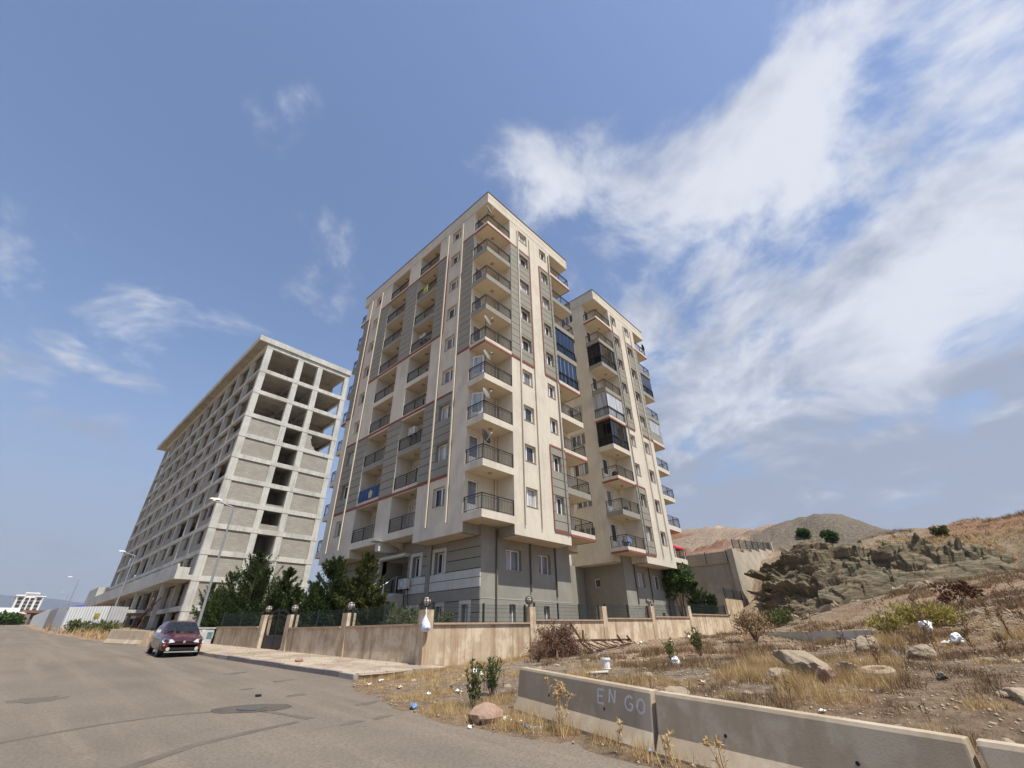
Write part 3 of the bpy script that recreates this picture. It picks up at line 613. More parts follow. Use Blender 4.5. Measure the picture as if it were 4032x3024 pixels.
def slab(tower, x0, x1, y0, y1, z, T, edges, col, red=False, th=.40):
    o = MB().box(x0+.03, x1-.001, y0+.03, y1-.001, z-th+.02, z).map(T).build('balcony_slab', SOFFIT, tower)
    f = MB(); rd = MB(); z0 = z-th; zr = z0+(.16 if red else 0)
    for e in edges:
        if e == 'x0': f.box(x0, x0+.03, y0, y1, zr, z+.03); rd.box(x0-.02, x0+.03, y0-.02, y1, z0, zr)
        if e == 'x1': f.box(x1, x1+.03, y0, y1, zr, z+.03); rd.box(x1-.03, x1+.05, y0-.02, y1, z0, zr)
        if e == 'y0': f.box(x0+.03 if 'x0' in edges else x0, x1, y0, y0+.03, zr, z+.03); rd.box(x0+.03 if 'x0' in edges else x0, x1, y0-.02, y0+.03, z0, zr)
        if e == 'y1': f.box(x0+.03, x1, y1-.03, y1, zr, z+.03); rd.box(x0+.03, x1, y1-.03, y1+.02, z0, zr)
    f.map(T).build('fascia', col, o)
    if red: rd.map(T).build('red_trim', REDT, o)
    return o
LAMPC = pm('lamp_amber', (.36, .22, .11), .5, .1)
def ceil_lamp(tower, x, y, z, T):
    MB().lathe([(.0, -.10), (.09, -.09), (.12, -.045), (.15, -.03), (.15, 0)], (0, 0, 0), 10).map(lambda a, b, c: T(x+a, y+b, z+c)).build('ceiling_lamp', LAMPC, tower)
def is_gray_corner(k): return 5 <= k <= 8
def tower(label, T, first):
    t = thing('apartment_tower', label, 'building', T(22, 27, .9) if first else T(22, 27, 1.6))
    wz = lambda k: (zk(k)+.83, zk(k)+2.03)
    wall = MB(); inner = MB(); rv = {'g': [], 'b': []}
    def newrev(key): m_ = MB(); rv[key].append(m_); return m_
    rL = lambda z: newrev('g' if 10.3 < z < 16 else 'b'); rR1 = lambda z: newrev('g' if 19 < z < 30.3 else 'b'); rR2 = lambda z: newrev('g' if (19 < z < 30.3 or 7.4 < z < 13) else 'b')
    hB = [(20.75, 21.92, *wz(k)) for k in range(1, 10)]; hF = [(33.25, 34.32, *wz(k)) for k in range(1, 10)]
    if first:
        facade(wall, 'x', XL, NY, 23.65, Z0, ZS, hB, rev=rL); facade(wall, 'x', XL, 26.6, 28.35, zk(1)-.40, ZS); facade(wall, 'x', XL, 31.45, LY0, Z0, ZS, hF, rev=rL)
        for y0, y1 in ((23.65, 26.6), (28.35, 31.45)):
            for yy in (y0, y1): wall.quad((XL, yy, Z0 if yy in (23.65, 31.45) else zk(1)-.4), (17.65, yy, Z0), (17.65, yy, ZS), (XL, yy, ZS))
            facade(inner, 'x', 17.65, y0, y1, zk(1), ZS, [(y0+.35, y0+1.25, zk(k)+.02, zk(k)+2.12) for k in range(1, 10)]+[(y1-1.1, y1-.25, zk(k)+.8, zk(k)+2.1) for k in range(1, 10)], .12)
            for k in range(1, 10):
                window(t, (17.76, y0+.8, zk(k)+.02), '-x', .9, 2.1, (), [GL[random.choice((0, 1, 1))]], True)
                window(t, (17.76, y1-.675, zk(k)+.8), '-x', .85, 1.3, (.5,), None, sill=False)
    else:
        facade(wall, 'x', XL, NY, LY0, Z0, ZS)
    hR1 = [(20.0, 21.1, *wz(k)) for k in range(1, 10)]; hR2 = [(22.87, 23.8, *wz(k)) for k in range(1, 10)]
    facade(wall, 'y', YF, NX, 22.0, Z0, ZS, hR1, rev=rR1); facade(wall, 'y', YF, 22.0, EX0, Z0, ZS, hR2, rev=rR2)
    wall.quad((EX0, YF, Z0), (EX0, NY, Z0), (EX0, NY, ZS), (EX0, YF, ZS)); wall.quad((XL, LY0, Z0), (NX, LY0, Z0), (NX, LY0, ZS), (XL, LY0, ZS))
    # notch inner walls
    hd = [(16.55, 17.4, zk(k)+.02, zk(k)+2.15) for k in range(1, 10)]
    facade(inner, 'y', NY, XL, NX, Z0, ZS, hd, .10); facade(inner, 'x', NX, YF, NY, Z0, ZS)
    facade(inner, 'y', NY, EX0, EX1, Z0, ZS, [(EX0+1.5, EX0+2.4, zk(k)+.02, zk(k)+2.15) for k in range(1, 10)], .10)
    # side facing the neighbour
    hs = [(20.35, 22.0, zk(k)+.83, zk(k)+2.05) for k in range(1, 10)]
    facade(wall, 'x', EX1, NY, LY0, Z0, ZS, hs, .24, -1)
    wall.quad((NX, LY0, Z0), (EX1, LY0, Z0), (EX1, LY0, ZS), (NX, LY0, ZS))
    # overhang soffits and wall undersides
    for q in ((XL+.01, GXW, NY, 23.64, Z0), (XL+.01, GXW, 31.46, LY0, Z0), (XL+.01, 17.64, 23.66, 31.44, zk(1)-.43), (NX, EX0, YF+.01, GYW, Z0), (GXE, EX1-.01, NY, LY0, Z0),
              (XL+.03, NX, YF+.03, NY, ZS), (EX0, EX1-.03, YF+.03, NY, ZS), (XL+.03, NX, LY0, LY1-.03, ZS), (XL+.03, 17.65, 23.65, 26.6, ZS), (XL+.03, 17.65, 28.35, 31.45, ZS)):
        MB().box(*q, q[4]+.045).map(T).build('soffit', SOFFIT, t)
    wall.map(T).build('wall', STUCCO, t); [m_.map(T).build('window_reveal', GRAYW if q == 'g' else STUCCO, t) for q in 'gb' for m_ in rv[q]]; inner.map(T).build('inner_wall', STUCCO2, t)
    # roof
    rf = MB().box(XL, EX1, YF, LY1, ZS+.05, ZR); o = rf.map(T).build('roof', STUCCO, t)
    MB().box(XL-.05, EX1+.05, YF-.05, LY1+.05, ZR, ZR+.06).map(T).build('coping', pm('coping_dark', (.16, .12, .09), .8), o)
    MB().box(XL-.015, EX1+.015, YF-.015, LY1+.015, ZS+.75, ZS+.79).map(T).build('drip_line', CREAM, o)
    MB().box(17.95, 26.9, 19.3, 35.8, Z0+.1, ZS).map(T).build('light_block_core', GRAYD, t); MB().box(18.1+1.2, 25.6, 19.3, 35.6, .5, Z0+.09).map(T).build('light_block_core', GRAYD, t)  # unseen solid boxes added inside the tower to block light
    # windows
    for k in range(1, 10):
        z = wz(k)[0]
        if first:
            window(t, (XL+.2, 21.335, z), '-x', 1.17, 1.2); window(t, (XL+.2, 33.785, z), '-x', 1.07, 1.2)
        window(t, T(20.55, YF+.2, z), '-y', 1.1, 1.2, (.3,)); window(t, T(23.335, YF+.2, z), '-y', .93, 1.2, (.45,))
        aj = (first and k in (3, 4)) or (not first and k == 1)
        window(t, T(16.975, NY+.08, zk(k)+.02), '-y', .85, 2.12, (), [GL[1]], True)
        if aj: window(t, T(16.975, NY-.02, zk(k)+.02), '-y', .8, 2.08, (), [GLW], True, name='open_door_leaf', ajar=True)
        window(t, T(EX0+1.95, NY+.08, zk(k)+.02), '-y', .9, 2.12, (), [GL[random.choice((0, 1))]], True)
        if not first:
            p = T(EX1-.2, 21.175, z); window(t, p, '-x', 1.65, 1.22, (.33, .66))
    # balconies: corner notch, far notch, end notch, street recesses
    for k in range(1, 10):
        z = zk(k); g = 5 < k <= 8; red = k in (5, 9); colr = GRAYP if g else STUCCO
        slab(t, XL, NX, YF, NY, z, T, ('x0', 'y0'), colr, red and first or (k in (5, 9)), .40)
        if k < 9 or True: ceil_lamp(t, 17.6, 18.2, (zk(k+1)-.38) if k < 9 else ZS, T)
        ge = 5 < k <= 8 or k == 2; re_ = k in (1, 3, 5, 9)
        slab(t, EX0, EX1, YF, NY, z, T, ('x1', 'y0'), GRAYP if ge else STUCCO, re_, .40)
        ceil_lamp(t, 25.4, 18.2, (zk(k+1)-.38) if k < 9 else ZS, T)
        if first:
            slab(t, XL, NX, LY0, LY1, z, T, ('x0', 'y1'), colr, k in (5, 9), .40)
            railing(t, [(XL+.06, LY0+.02), (XL+.06, LY1-.06), (NX, LY1-.06)], z+.03, T)
            g2 = 6 < k <= 8 or k == 3; 
            for y0, y1 in ((23.65, 26.6), (28.35, 31.45)):
                o = MB().box(XL+.03, 17.64, y0+.001, y1-.001, z-.38, z).map(T).build('balcony_slab', SOFFIT, t)
                MB().box(XL+.005, XL+.03, y0+.001, y1-.001, z-.40, z+.03).map(T).build('fascia', GRAYP if g2 else STUCCO, o)
                railing(t, [(XL+.06, y0+.02), (XL+.06, y1-.02)], z+.03, T)
                ceil_lamp(t, 16.9, (y0+y1)/2, (zk(k+1)-.38) if k < 9 else ZS, T)
        railing(t, [(XL+.06, NY-.02), (XL+.06, YF+.06), (NX-.02, YF+.06)], z+.03, T)
        if not (first and k == 99): railing(t, [(EX0+.02, YF+.06), (EX1-.06, YF+.06), (EX1-.06, NY-.02)], z+.03, T)
    for k in range(1, 9): MB().tube((18.8, 18.9, zk(k)), (18.8, 18.9, zk(k+1)-.4), .055).map(T).build('downpipe', CREAM, t)
    # trims
    rd = []
    if first:
        hl = lambda y0, y1, z: rd.append(MB().box(XL-.06, XL-.001, y0, y1, z-.075, z+.075))
        vl = lambda y, z0, z1, w=.045: rd.append(MB().box(XL-.06, XL-.001, y-w, y+w, z0, z1))
        for z in (10.25, 16.14): hl(20.5, 34.9, z)
        hl(NY, 20.5, 19.12); hl(34.9, LY0, 19.12); hl(22.26, 33.14, 21.94); hl(NY, 20.5, 30.52); hl(22.26, 33.14, 30.52); hl(34.9, LY0, 30.52)
        for y, a, b in ((20.5, 19.2, 30.44), (22.26, 22.02, 30.44), (33.14, 22.02, 30.44), (34.9, 19.2, 30.44), (20.5, 10.33, 16.06), (34.9, 10.33, 16.06)): vl(y, a, b)
    hR = lambda x0, x1, z: rd.append(MB().box(x0, x1, YF-.06, YF-.001, z-.075, z+.075))
    vR = lambda x, z0, z1, w=.045: rd.append(MB().box(x-w, x+w, YF-.06, YF-.001, z0, z1))
    hR(NX, 21.28, 18.98); hR(NX, 21.28, 30.40); hR(22.62, EX0, 18.98); hR(22.62, EX0, 30.34); hR(22.62, EX0, 7.36); hR(22.62, EX0, 13.15)
    for x, a, b in ((21.28, 19.06, 30.32), (22.62, 19.06, 30.26), (22.62, 7.44, 13.07)): vR(x, a, b)
    for m_ in rd: m_.map(T).build('red_trim', REDT, t)
    if first:
        for y in (20.4, 22.34, 33.06, 35.0): MB().box(XL-.13, XL-.062, y-.05, y+.05, 7.35, 32.9).map(T).build('pilaster_strip', CREAM, t)
    for x in (19.8, 21.36): MB().box(x-.045, x+.045, YF-.13, YF-.062, 7.3, 32.7).map(T).build('pilaster_strip', STUCCO, t)
    MB().box(24.0, 24.08, YF-.13, YF-.062, 7.3, 32.7).map(T).build('pilaster_strip', GRAYP, t)
    if first:
        for u0, u1, v0, v1 in ((NY, 20.34, 19.2, 30.44), (22.40, 23.65, 22.02, 30.44), (26.6, 28.35, 22.02, 30.44), (31.45, 33.0, 22.02, 30.44), (35.06, LY0, 19.2, 30.44), (20.46, 23.65, 10.33, 16.06), (26.6, 28.35, 10.33, 16.06), (31.45, 34.94, 10.33, 16.06)):
            panels(t, 'x', XL, u0, u1, v0, v1, hB+hF, T)
    for u0, u1, v0, v1 in ((NX, 19.75, 19.06, 30.32), (19.85, 21.23, 19.06, 30.32), (22.67, 23.99, 19.06, 30.26), (24.09, EX0, 19.06, 30.26), (22.67, 23.99, 7.44, 13.07), (24.09, EX0, 7.44, 13.07)):
        panels(t, 'y', YF, u0, u1, v0, v1, hR1+hR2, T)
    # ground floor
    gw = MB()
    hg = [(22.05, 23.0, 4.92, 6.15), (24.45, 25.3, 4.92, 6.15), (29.4, 30.1, 4.92, 6.15), (19.75, 20.3, 1.7, 3.15), (22.0, 22.6, 1.7, 3.15), (24.45, 25.1, 1.7, 3.15), (25.8, 28.85, 4.05, 6.25)] if first else []
    facade(gw, 'x', GXW, GYW, 35.9, .2, 7.3, hg, .3)
    hgr = [(19.6, 20.98, 4.93, 6.14), (22.6, 23.8, 4.95, 6.14), (19.86, 20.38, 1.8, 3.18), (22.92, 23.47, 1.8, 3.17)]
    facade(gw, 'y', GYW, GXW, GXE, .2, 7.3, hgr, .28); facade(gw, 'x', GXE, GYW, 35.9, .2, 7.3, [(21.2, 21.8, 5.0, 5.7)], .2, -1)
    # ledge beams under the corner notches
    gw.box(XL+.02, GXW, NY-.001, NY+.25, Z0-.02, zk(1)-.41).box(NX-.001, NX+.25, YF+.02, GYW, Z0-.02, zk(1)-.41)
    gw.map(T).build('ground_floor_wall', GRAYW, t)
    for a, b, p, q in hgr: window(t, T((a+b)/2, GYW+.22, p), '-y', b-a, q-p, (.45,) if b-a > .7 else ())
    window(t, T(GXE-.12, 21.5, 5.0), '-x' if not first else '+x', .6, .7, (), [GL[0]], sill=False)
    for x, z0 in ((18.78, 1), (21.75, 3.9), (24.26, 3.7)): MB().tube((x, GYW-.07, z0), (x, GYW-.07, 7.1), .05).map(T).build('downpipe', PIPE, t)
    MB().box(GXW, GXE, GYW-.012, GYW-.002, 3.40, 3.46).map(T).build('joint_line', pm('joint_pale', (.34, .325, .275), .9), t)
    if first:
        for a, b, p, q in hg[:6]:
            window(t, (GXW+.24, (a+b)/2, p), '-x', b-a, q-p, (.5,) if q > 4 else (), None, sill=False)
            s = MB(); w = .2; s.box(GXW-.05, GXW-.001, a-w, b+w, q, q+w).box(GXW-.05, GXW-.001, a-w, a, p, q).box(GXW-.05, GXW-.001, b, b+w, p, q); s.build('window_surround', WHITEB, t)
        for z0, z1 in ((3.97, 4.44), (4.48, 4.88)): MB().box(GXW-.06, GXW-.002, GYW, 25.75, z0, z1).build('white_band', WHITEB, t)
        panels(t, 'x', GXW, GYW, 25.75, 4.92, 6.62, [(21.83, 23.25, 0, 7), (23.3, 23.72, 0, 7), (24.23, 25.52, 0, 7)], T, .57); panels(t, 'x', GXW, GYW, 25.75, .9, 3.95, [(a-.2, b+.2, p, q+.2) for a, b, p, q in hg[3:6]], T, .6); panels(t, 'x', GXW, 28.9, 35.8, 2.2, 6.6, [(29.2, 30.3, 4.9, 6.4)], T, .57)
        MB().box(GXW-.12, GXW-.05, 23.3, 23.7, .9, 7.1).build('pilaster', GRAYW, t)
        # entrance recess
        e = MB().quad((GXW+1.6, 25.8, 4.05), (GXW+1.6, 28.85, 4.05), (GXW+1.6, 28.85, 6.25), (GXW+1.6, 25.8, 6.25)).quad((GXW, 28.85, 4.05), (GXW+1.6, 28.85, 4.05), (GXW+1.6, 28.85, 6.25), (GXW, 28.85, 6.25)).quad((GXW, 25.8, 4.05), (GXW+1.6, 25.8, 4.05), (GXW+1.6, 25.8, 6.25), (GXW, 25.8, 6.25))
        e.build('entrance_recess', pm('entrance_render', (.30, .265, .21), .9, .15, 2), t); MB().box(GXW-.5, GXW+1.6, 25.6, 29.0, 6.25, 6.42).build('entrance_canopy', WHITEB, t)
        MB().box(GXW-.03, GXW-.002, 28.86, 29.15, 4.05, 6.25).build('stone_cladding', pm('crazy_stone', (.20, .18, .155), .8, .5, 4), t)
        dr = MB(); 
        for i in range(5): dr.box(GXW+.5, GXW+.55, 25.85+i*.6, 25.9+i*.6, 4.1, 5.1)
        dr.box(GXW+.5, GXW+.55, 25.85, 28.8, 5.1, 5.15); dr.build('entrance_railing', IRON, t); MB().box(GXW+1.5, GXW+1.58, 26.6, 27.8, 4.1, 6.1).build('entrance_door', pm('door_wood', (.16, .12, .08), .6), t)
        MB().box(16.15, GXW, 27.30, 27.72, 6.64, 7.21).build('canopy_beam', WHITEB, t); MB().box(15.75, 16.6, 27.15, 27.9, 7.23, 7.27).build('beam_cap', STEEL, t)
        # stairs up from the gate
        st = pm('stair_tile', (.50, .485, .45), .7, .15, 3); n = 17
        for i in range(n):
            x1 = 17.0-.27*i; zt = 4.05-.165*i
            MB().box(x1-.27, x1+(.6 if i == 0 else .02), 26.0, 28.8, zt-.5 if i else .8, zt).build('stair_step', st, t)
        MB().prism([(17.6, 25.85), (12.6, 25.85), (12.6, 25.99), (17.6, 25.99)], .7, 1.3).build('stair_side_wall', RETC, t)
        sw = MB(); sw.v = [(17.5, 25.85, .8), (12.7, 25.85, .8), (12.7, 25.85, 1.5), (17.0, 25.85, 4.0), (17.5, 25.85, 4.0), (17.5, 25.98, .8), (12.7, 25.98, .8), (12.7, 25.98, 1.5), (17.0, 25.98, 4.0), (17.5, 25.98, 4.0)]
        sw.f = [(0, 1, 2, 3, 4), (9, 8, 7, 6, 5), (2, 7, 8, 3), (3, 8, 9, 4)]; sw.build('stair_side_wall', pm('stair_stone', (.42, .39, .33), .8, .25, 3), t)
        for yy in (25.92, 27.4, 28.85):
            h = MB().path([(17.4, yy, 5.0), (16.9, yy, 5.0), (12.6, yy, 2.35)], .016)
            for j in range(6): xx = 16.9-j*.85; h.tube((xx, yy, 4.0-.165*(16.9-xx)/.27), (xx, yy, 5.0-.616*(16.9-xx)), .02)
            h.build('stair_handrail', STEEL, t)
    return t
T1 = lambda x, y, z: (x, y, z)
T2 = lambda x, y, z: (59.8-x, y+.5, z)
tw1 = tower('tall beige and grey apartment tower with street balconies above the gate and stairs', T1, True)
tw2 = tower('beige apartment tower with glazed balconies standing behind the first beside the retaining wall', T2, False)
lk = MB(); facade(lk, 'y', 23.2, GXE+.1, 59.8-GXE-.1, .8, 6.7, [(27.2, 28.0, 4.7, 6.2)], .2); lk.build('link_wall', GRAYW, tw1); MB().box(EX1+.01, 59.8-EX1-.01, 23.5, 34, 6.7, 33).build('link_block', STUCCO, tw1)
window(tw1, (27.6, 23.36, 4.7), '-y', .8, 1.5, (), [GL[0]], sill=False)
# glazed-in balconies
BE = [(EX0+.03, YF+.1), (EX1-.1, YF+.1), (EX1-.1, NY-.02)]; BC = [(XL+.1, NY-.02), (XL+.1, YF+.1), (NX-.03, YF+.1)]
for k in (5, 6): glazing(tw1, BE, zk(k)+.04, zk(k+1)-.40, T1, GLB, STEEL if k == 5 else IRON, .5)
glazing(tw2, BE, zk(7)+.04, zk(8)-.40, T2, GLK, IRON, .55, skip=[(0, 1), (0, 2), (0, 3)]); glazing(tw2, BE, zk(4)+.04, zk(5)-.40, T2, GLK, IRON, .55, skip=[(0, 1), (0, 2)])
glazing(tw2, BE, zk(5)+.04, zk(6)-.40, T2, GLW, PVC, .75, low=.9)
glazing(tw2, BC, zk(7)+.04, zk(8)-.40, T2, GLB, IRON, .5); glazing(tw2, BC, zk(5)+.9, zk(6)-.40, T2, GLW, PVC, .6); 
MB().box(XL+.02, NX, YF+.02, YF+.08, zk(5), zk(5)+.9).map(T2).build('parapet', GRAYP, tw2)
# ------------------------------------------------------------------ concrete shell building
cb = thing('unfinished_building', 'long unfinished concrete frame building with grey block infill and overhanging roof', 'building', (21, 90, 3))
CX0, CX1, CY0, CY1 = 14.3, 27.65, 63.4, 122.0
LV = [2.2, 5.1, 8.2, 11.05, 14.1, 17.1, 20.1, 23.1, 26.1, 29.1, 32.8, 36.3, 40.6]   # slab tops, last is the roof soffit
colx = [(14.3, 15.15), (19.1, 19.9), (22.25, 23.05), (26.9, 27.65)]
ncol = 11; coly = [CY0+i*(CY1-.5-CY0)/(ncol-1) for i in range(ncol)]
for i, z in enumerate(LV[1:-1]):
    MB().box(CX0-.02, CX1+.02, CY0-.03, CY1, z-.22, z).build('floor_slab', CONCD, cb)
    b = MB()
    b.box(CX0-.04, CX1+.04, CY0-.06, CY0+.35, z-.58, z+.004)            # end beam
    b.box(CX0-.05, CX0+.32, CY0+.351, CY1+.02, z-.50, z+.004).box(CX1-.32, CX1+.05, CY0+.351, CY1+.02, z-.5, z+.004)
    b.build('edge_beam', CONC, cb)
    bb = MB()
    for y in coly[1:]: bb.box(CX0+.33, CX1-.33, y, y+.35, z-.5, z-.221)
    for x0, x1 in colx[1:3]: bb.box((x0+x1)/2-.15, (x0+x1)/2+.15, CY0+.36, CY1-.4, z-.49, z-.222)
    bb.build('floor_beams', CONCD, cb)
for j, (a, b) in enumerate(colx):
    for i in range(len(LV)-1):
        MB().box(a, b, CY0-.02+(.0), CY0+.6, LV[i] if i else 1.6, LV[i+1]-(.58 if i+1 < len(LV)-1 else 0)).build('column', CONC, cb)
for y in coly[1:]:
    for i in range(len(LV)-1):
        z0 = LV[i] if i else 1.8; z1 = LV[i+1]-(.5 if i+1 < len(LV)-1 else 0)
        MB().box(CX0-.02, CX0+.55, y, y+.5, z0, z1).build('column', CONC, cb)
    q = MB()
    for a, b in colx[1:3]: q.box(a, b-.3, y, y+.4, 2, 40.6)
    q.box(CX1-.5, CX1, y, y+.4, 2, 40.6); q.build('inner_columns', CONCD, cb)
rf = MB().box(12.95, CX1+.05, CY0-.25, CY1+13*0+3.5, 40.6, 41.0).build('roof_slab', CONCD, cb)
e = MB().box(12.93, 13.13, CY0-.27, CY1+3.5, 40.55, 41.42).box(13.131, CX1+.07, CY0-.27, CY0-.05, 40.55, 41.42); e.build('roof_edge', CONC, rf)
MB().box(14.25, CX1+.04, CY0-.049, CY0+.35, 39.9, 40.58).build('roof_beam', CONC, cb); MB().box(14.25, 14.6, CY0+.36, CY1, 40.0, 40.58).build('roof_beam', CONC, cb)
MB().box(15.2, 26, 74, 112, 41.0, 42.9).build('roof_house', CONC, cb); MB().box(15.0, 16.2, 72.6, 74, 41.0, 43.6).build('roof_house', CONC, cb)
# end face infill
def bw(x0, x1, i, frac=1.0, z0f=0): 
    z0, z1 = LV[i], LV[i+1]-.58; MB().box(x0+.01, x1-.01, CY0+.08, CY0+.28, z0+.006+(z1-z0)*z0f, z0+(z1-z0)*frac).build('block_infill', BLX, cb)
for i in range(0, 9):
    bw(15.15, 19.1, i)
    if i < 8: bw(23.05, 26.9, i)
bw(19.9, 22.25, 0); bw(19.9, 22.25, 4, .28); bw(19.9, 22.25, 5, .12)
# broken infill (ragged hole)
i = 8; z0, z1 = LV[i]+.01, LV[i+1]-.59; rag = MB(); pr = [(23.06, z0), (25.1, z0), (24.6, z0+.15), (24.45, z0+.5), (24.05, z0+.75), (23.9, z0+1.2), (23.75, z0+1.6), (23.85, z0+2.0), (23.8, z1), (23.06, z1)]
rag.v = [(x, CY0+.08, z) for x, z in pr]+[(x, CY0+.28, z) for x, z in pr]; k = len(pr); rag.f = [tuple(range(k)), tuple(range(2*k-1, k-1, -1))]+[(q, q+k, (q+1) % k+k, (q+1) % k) for q in range(k)]; rag.build('block_infill', BLX, cb)
for i in range(0, 9):   # rooms behind the openings of the middle bay
    MB().box(19.5, 22.6, CY0+4.5, CY0+4.7, LV[i], LV[i+1]-.23).build('partition', BLX, cb); MB().box(22.3, 22.5, CY0+.7, CY0+4.4, LV[i], LV[i+1]-.23).build('partition', BLY, cb); MB().box(19.3, 19.45, CY0+.7, CY0+4.4, LV[i], LV[i+1]-.23).build('partition', BLY, cb)
MB().box(20.3, 20.9, CY0+4.45, CY0+4.49, LV[5]+.05, LV[5]+1.0).build('doorway', GRAYD, cb)
# street face infill
for i in range(2, 9):
    for c in range(ncol-1):
        y0, y1 = coly[c]+.5, coly[c+1]; z0, z1 = LV[i]+.006, LV[i+1]-.51; w = y1-y0; sill = z0+random.choice((.85, .9, 1.0))
        ops = random.choice(([(.28, .58)], [(.15, .42), (.58, .85)], [(.1, .5)], [(.35, .62)], [(.2, .32), (.5, .82)], [(.45, .9)]))
        if i >= 8: ops = [(0.0, 1.0)] if random.random() < .75 else ops
        x0, x1 = CX0+.12, CX0+.32; us = [0]+[u for o in ops for u in o]+[1]
        if random.random() < .16 and i < 8: continue
        MB().box(x0, x1, y0+.01, y1-.01, z0, sill).build('block_infill', BLY, cb)
        for a, b in zip(us[::2], us[1::2]):
            if b-a > .03: MB().box(x0, x1, y0+a*w+.01, y0+b*w-.01, sill+.001, z1).build('block_infill', BLY, cb)
        for a, b in ops:
            if random.random() < .35: MB().box(x0+.4, x0+.6, y0+a*w, y0+b*w, sill, z1).build('block_infill', BLY, cb)
for i in range(0, 9):   # dark interior core wall
    MB().box(CX0+5.0, CX0+5.2, CY0+5, CY1-6, LV[i]+.001, LV[i+1]-.23).build('partition', BLY, cb)
for i in range(2): 
    for c in range(0, ncol-1):
        if random.random() < .6: y0, y1 = coly[c]+.5, coly[c+1]; f0 = random.uniform(0, .5); MB().box(CX0+.6, CX0+.8, y0+(y1-y0)*f0, y0+(y1-y0)*(f0+.45), LV[i]+.01, LV[i+1]-.6).build('block_infill', BLY, cb)
cn = MB().box(12.62, 14.25, CY0, 134, 7.72, 8.2).build('canopy_slab', CONC, cb)
MB().box(12.62, 12.86, CY0+.45, 134, 8.201, 9.35).build('canopy_upstand', CONC, cn); MB().box(12.62, 13.85, CY0+.02, CY0+.44, 8.201, 8.97).build('canopy_upstand', CONC, cn)
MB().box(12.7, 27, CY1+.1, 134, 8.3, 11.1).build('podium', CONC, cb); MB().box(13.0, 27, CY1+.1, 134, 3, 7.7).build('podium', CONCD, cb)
for y in (70, 84, 98, 112): MB().box(13.0, 13.4, y, y+.4, 2.5, 7.71).build('canopy_column', CONC, cn)
MB().box(11.6, 14.2, 78, 86, 4.9, 5.25).build('porch_slab', CONC, cb)
for (a, b) in (((12.6, 66, 6.0), (11.4, 70, 2.7)), ((11.4, 70, 2.7), (12.2, 66.5, 5.5)), ((11.8, 68, 3), (12.6, 70, 6.2))): MB().tube(a, b, .06).build('scaffold_prop', RUST, cb)
# ------------------------------------------------------------------ boundary wall with pillars, coping, fence and globe lamps
def sheetwall(parent, a, b, za, zb, zb0, zb1, th=.25, name='wall_panel', mat=WALLR):
    a = Vector(a); b = Vector(b); d = (b-a).normalized(); n = Vector((-d.y, d.x))*th; mb = MB()
    q = [a, b, b+n, a+n]; mb.v = [(p.x, p.y, z) for p, z in zip(q, (zb0, zb1, zb1, zb0))]+[(p.x, p.y, z) for p, z in zip(q, (za, zb, zb, za))]
    mb.f = [(0, 3, 2, 1), (4, 5, 6, 7), (0, 1, 5, 4), (1, 2, 6, 5), (2, 3, 7, 6), (3, 0, 4, 7)]; return mb.build(name, mat, parent)
def globe_lamp():
    r = bpy.data.objects.new('globe_lamp', None); COL.objects.link(r); r.empty_display_size = .2
    GLOBE = pm('globe_milk', (.60, .53, .45), .35, .03, 3, spec=.5)
    bs = MB().lathe([(.0, 0), (.09, 0), (.09, .02), (.045, .05), (.03, .09), (.05, .12), (.07, .13), (0, .135)], k=10).mesh('lamp_base'); local('lamp_base', bs, IRON, r)
    gl = MB().lathe([(.001, .13)]+[(.165*math.sin(math.pi*i/10), .30-.165*math.cos(math.pi*i/10)) for i in range(1, 10)]+[(.001, .465)], k=16).mesh('globe'); gl.polygons.foreach_set('use_smooth', [True]*len(gl.polygons)); local('globe', gl, GLOBE, r)
    cg = MB()
    for i in range(8):
        a = 2*math.pi*i/8; cg.path([(.19*math.sin(math.pi*j/8)*math.cos(a), .19*math.sin(math.pi*j/8)*math.sin(a), .30-.19*math.cos(math.pi*j/8)) for j in range(9)], .013, 4)
    for zz, rr in ((.30, .19), (.40, .16), (.20, .16)): cg.path([(rr*math.cos(t), rr*math.sin(t), zz) for t in np.linspace(0, 2*math.pi, 13)], .013, 4)
    local('cage', cg.mesh('cage'), IRON, r); return r
GLAMP = globe_lamp(); GUSED = [False]
def put_lamp(x, y, z, label):
    o = GLAMP if not GUSED[0] else copy_tree(GLAMP); GUSED[0] = True; o.location = (x, y, z); tag(o, label, 'lamp', 'globe lamps on the wall pillars'); return o
def fence(a, b, z0, z1, h, label, yoff, group='wire fence runs on the wall'):
    a = Vector(a); b = Vector(b); d = b-a; L = d.length; d.normalize(); t = thing('wire_fence', label, 'fence', (a.x, a.y, z0), group); w = MB(); k = int(L/.055)
    for j in range(k+1):
        p = a+d*L*j/k; z = z0+(z1-z0)*j/k; w.tube((p.x, p.y, z), (p.x, p.y, z+h), .0045, k=3, cap=False)
    n = Vector((-d.y, d.x))
    for f in (.06, .30, .55, .8, .98): w.tube((a.x-n.x*.02, a.y-n.y*.02, z0+h*f), (b.x-n.x*.02, b.y-n.y*.02, z1+h*f), .006, k=3, cap=False)
    tag(w.build('wire_mesh', GREENM, t), kind='stuff'); m_ = max(1, round(L/2.4))
    for j in range(m_+1):
        p = a+d*(.12+(L-.24)*j/m_); z = z0+(z1-z0)*j/m_; MB().box(p.x-.035, p.x+.035, p.y-.035, p.y+.035, z-.02, z+h+.05).build('fence_post', GREENM, t)
bwl = thing('boundary_wall', 'stained ochre boundary wall with pillars running uphill beside the waste ground', 'wall', (30, 15.8, 1.2))
PX = [12.0, 18.3, 24.8, 30.8, 36.8, 45.1]; CT = [2.05, 2.24, 2.40, 2.58, 2.85]; PT = [2.58, 2.86, 3.07, 3.26, 3.45, 4.3]
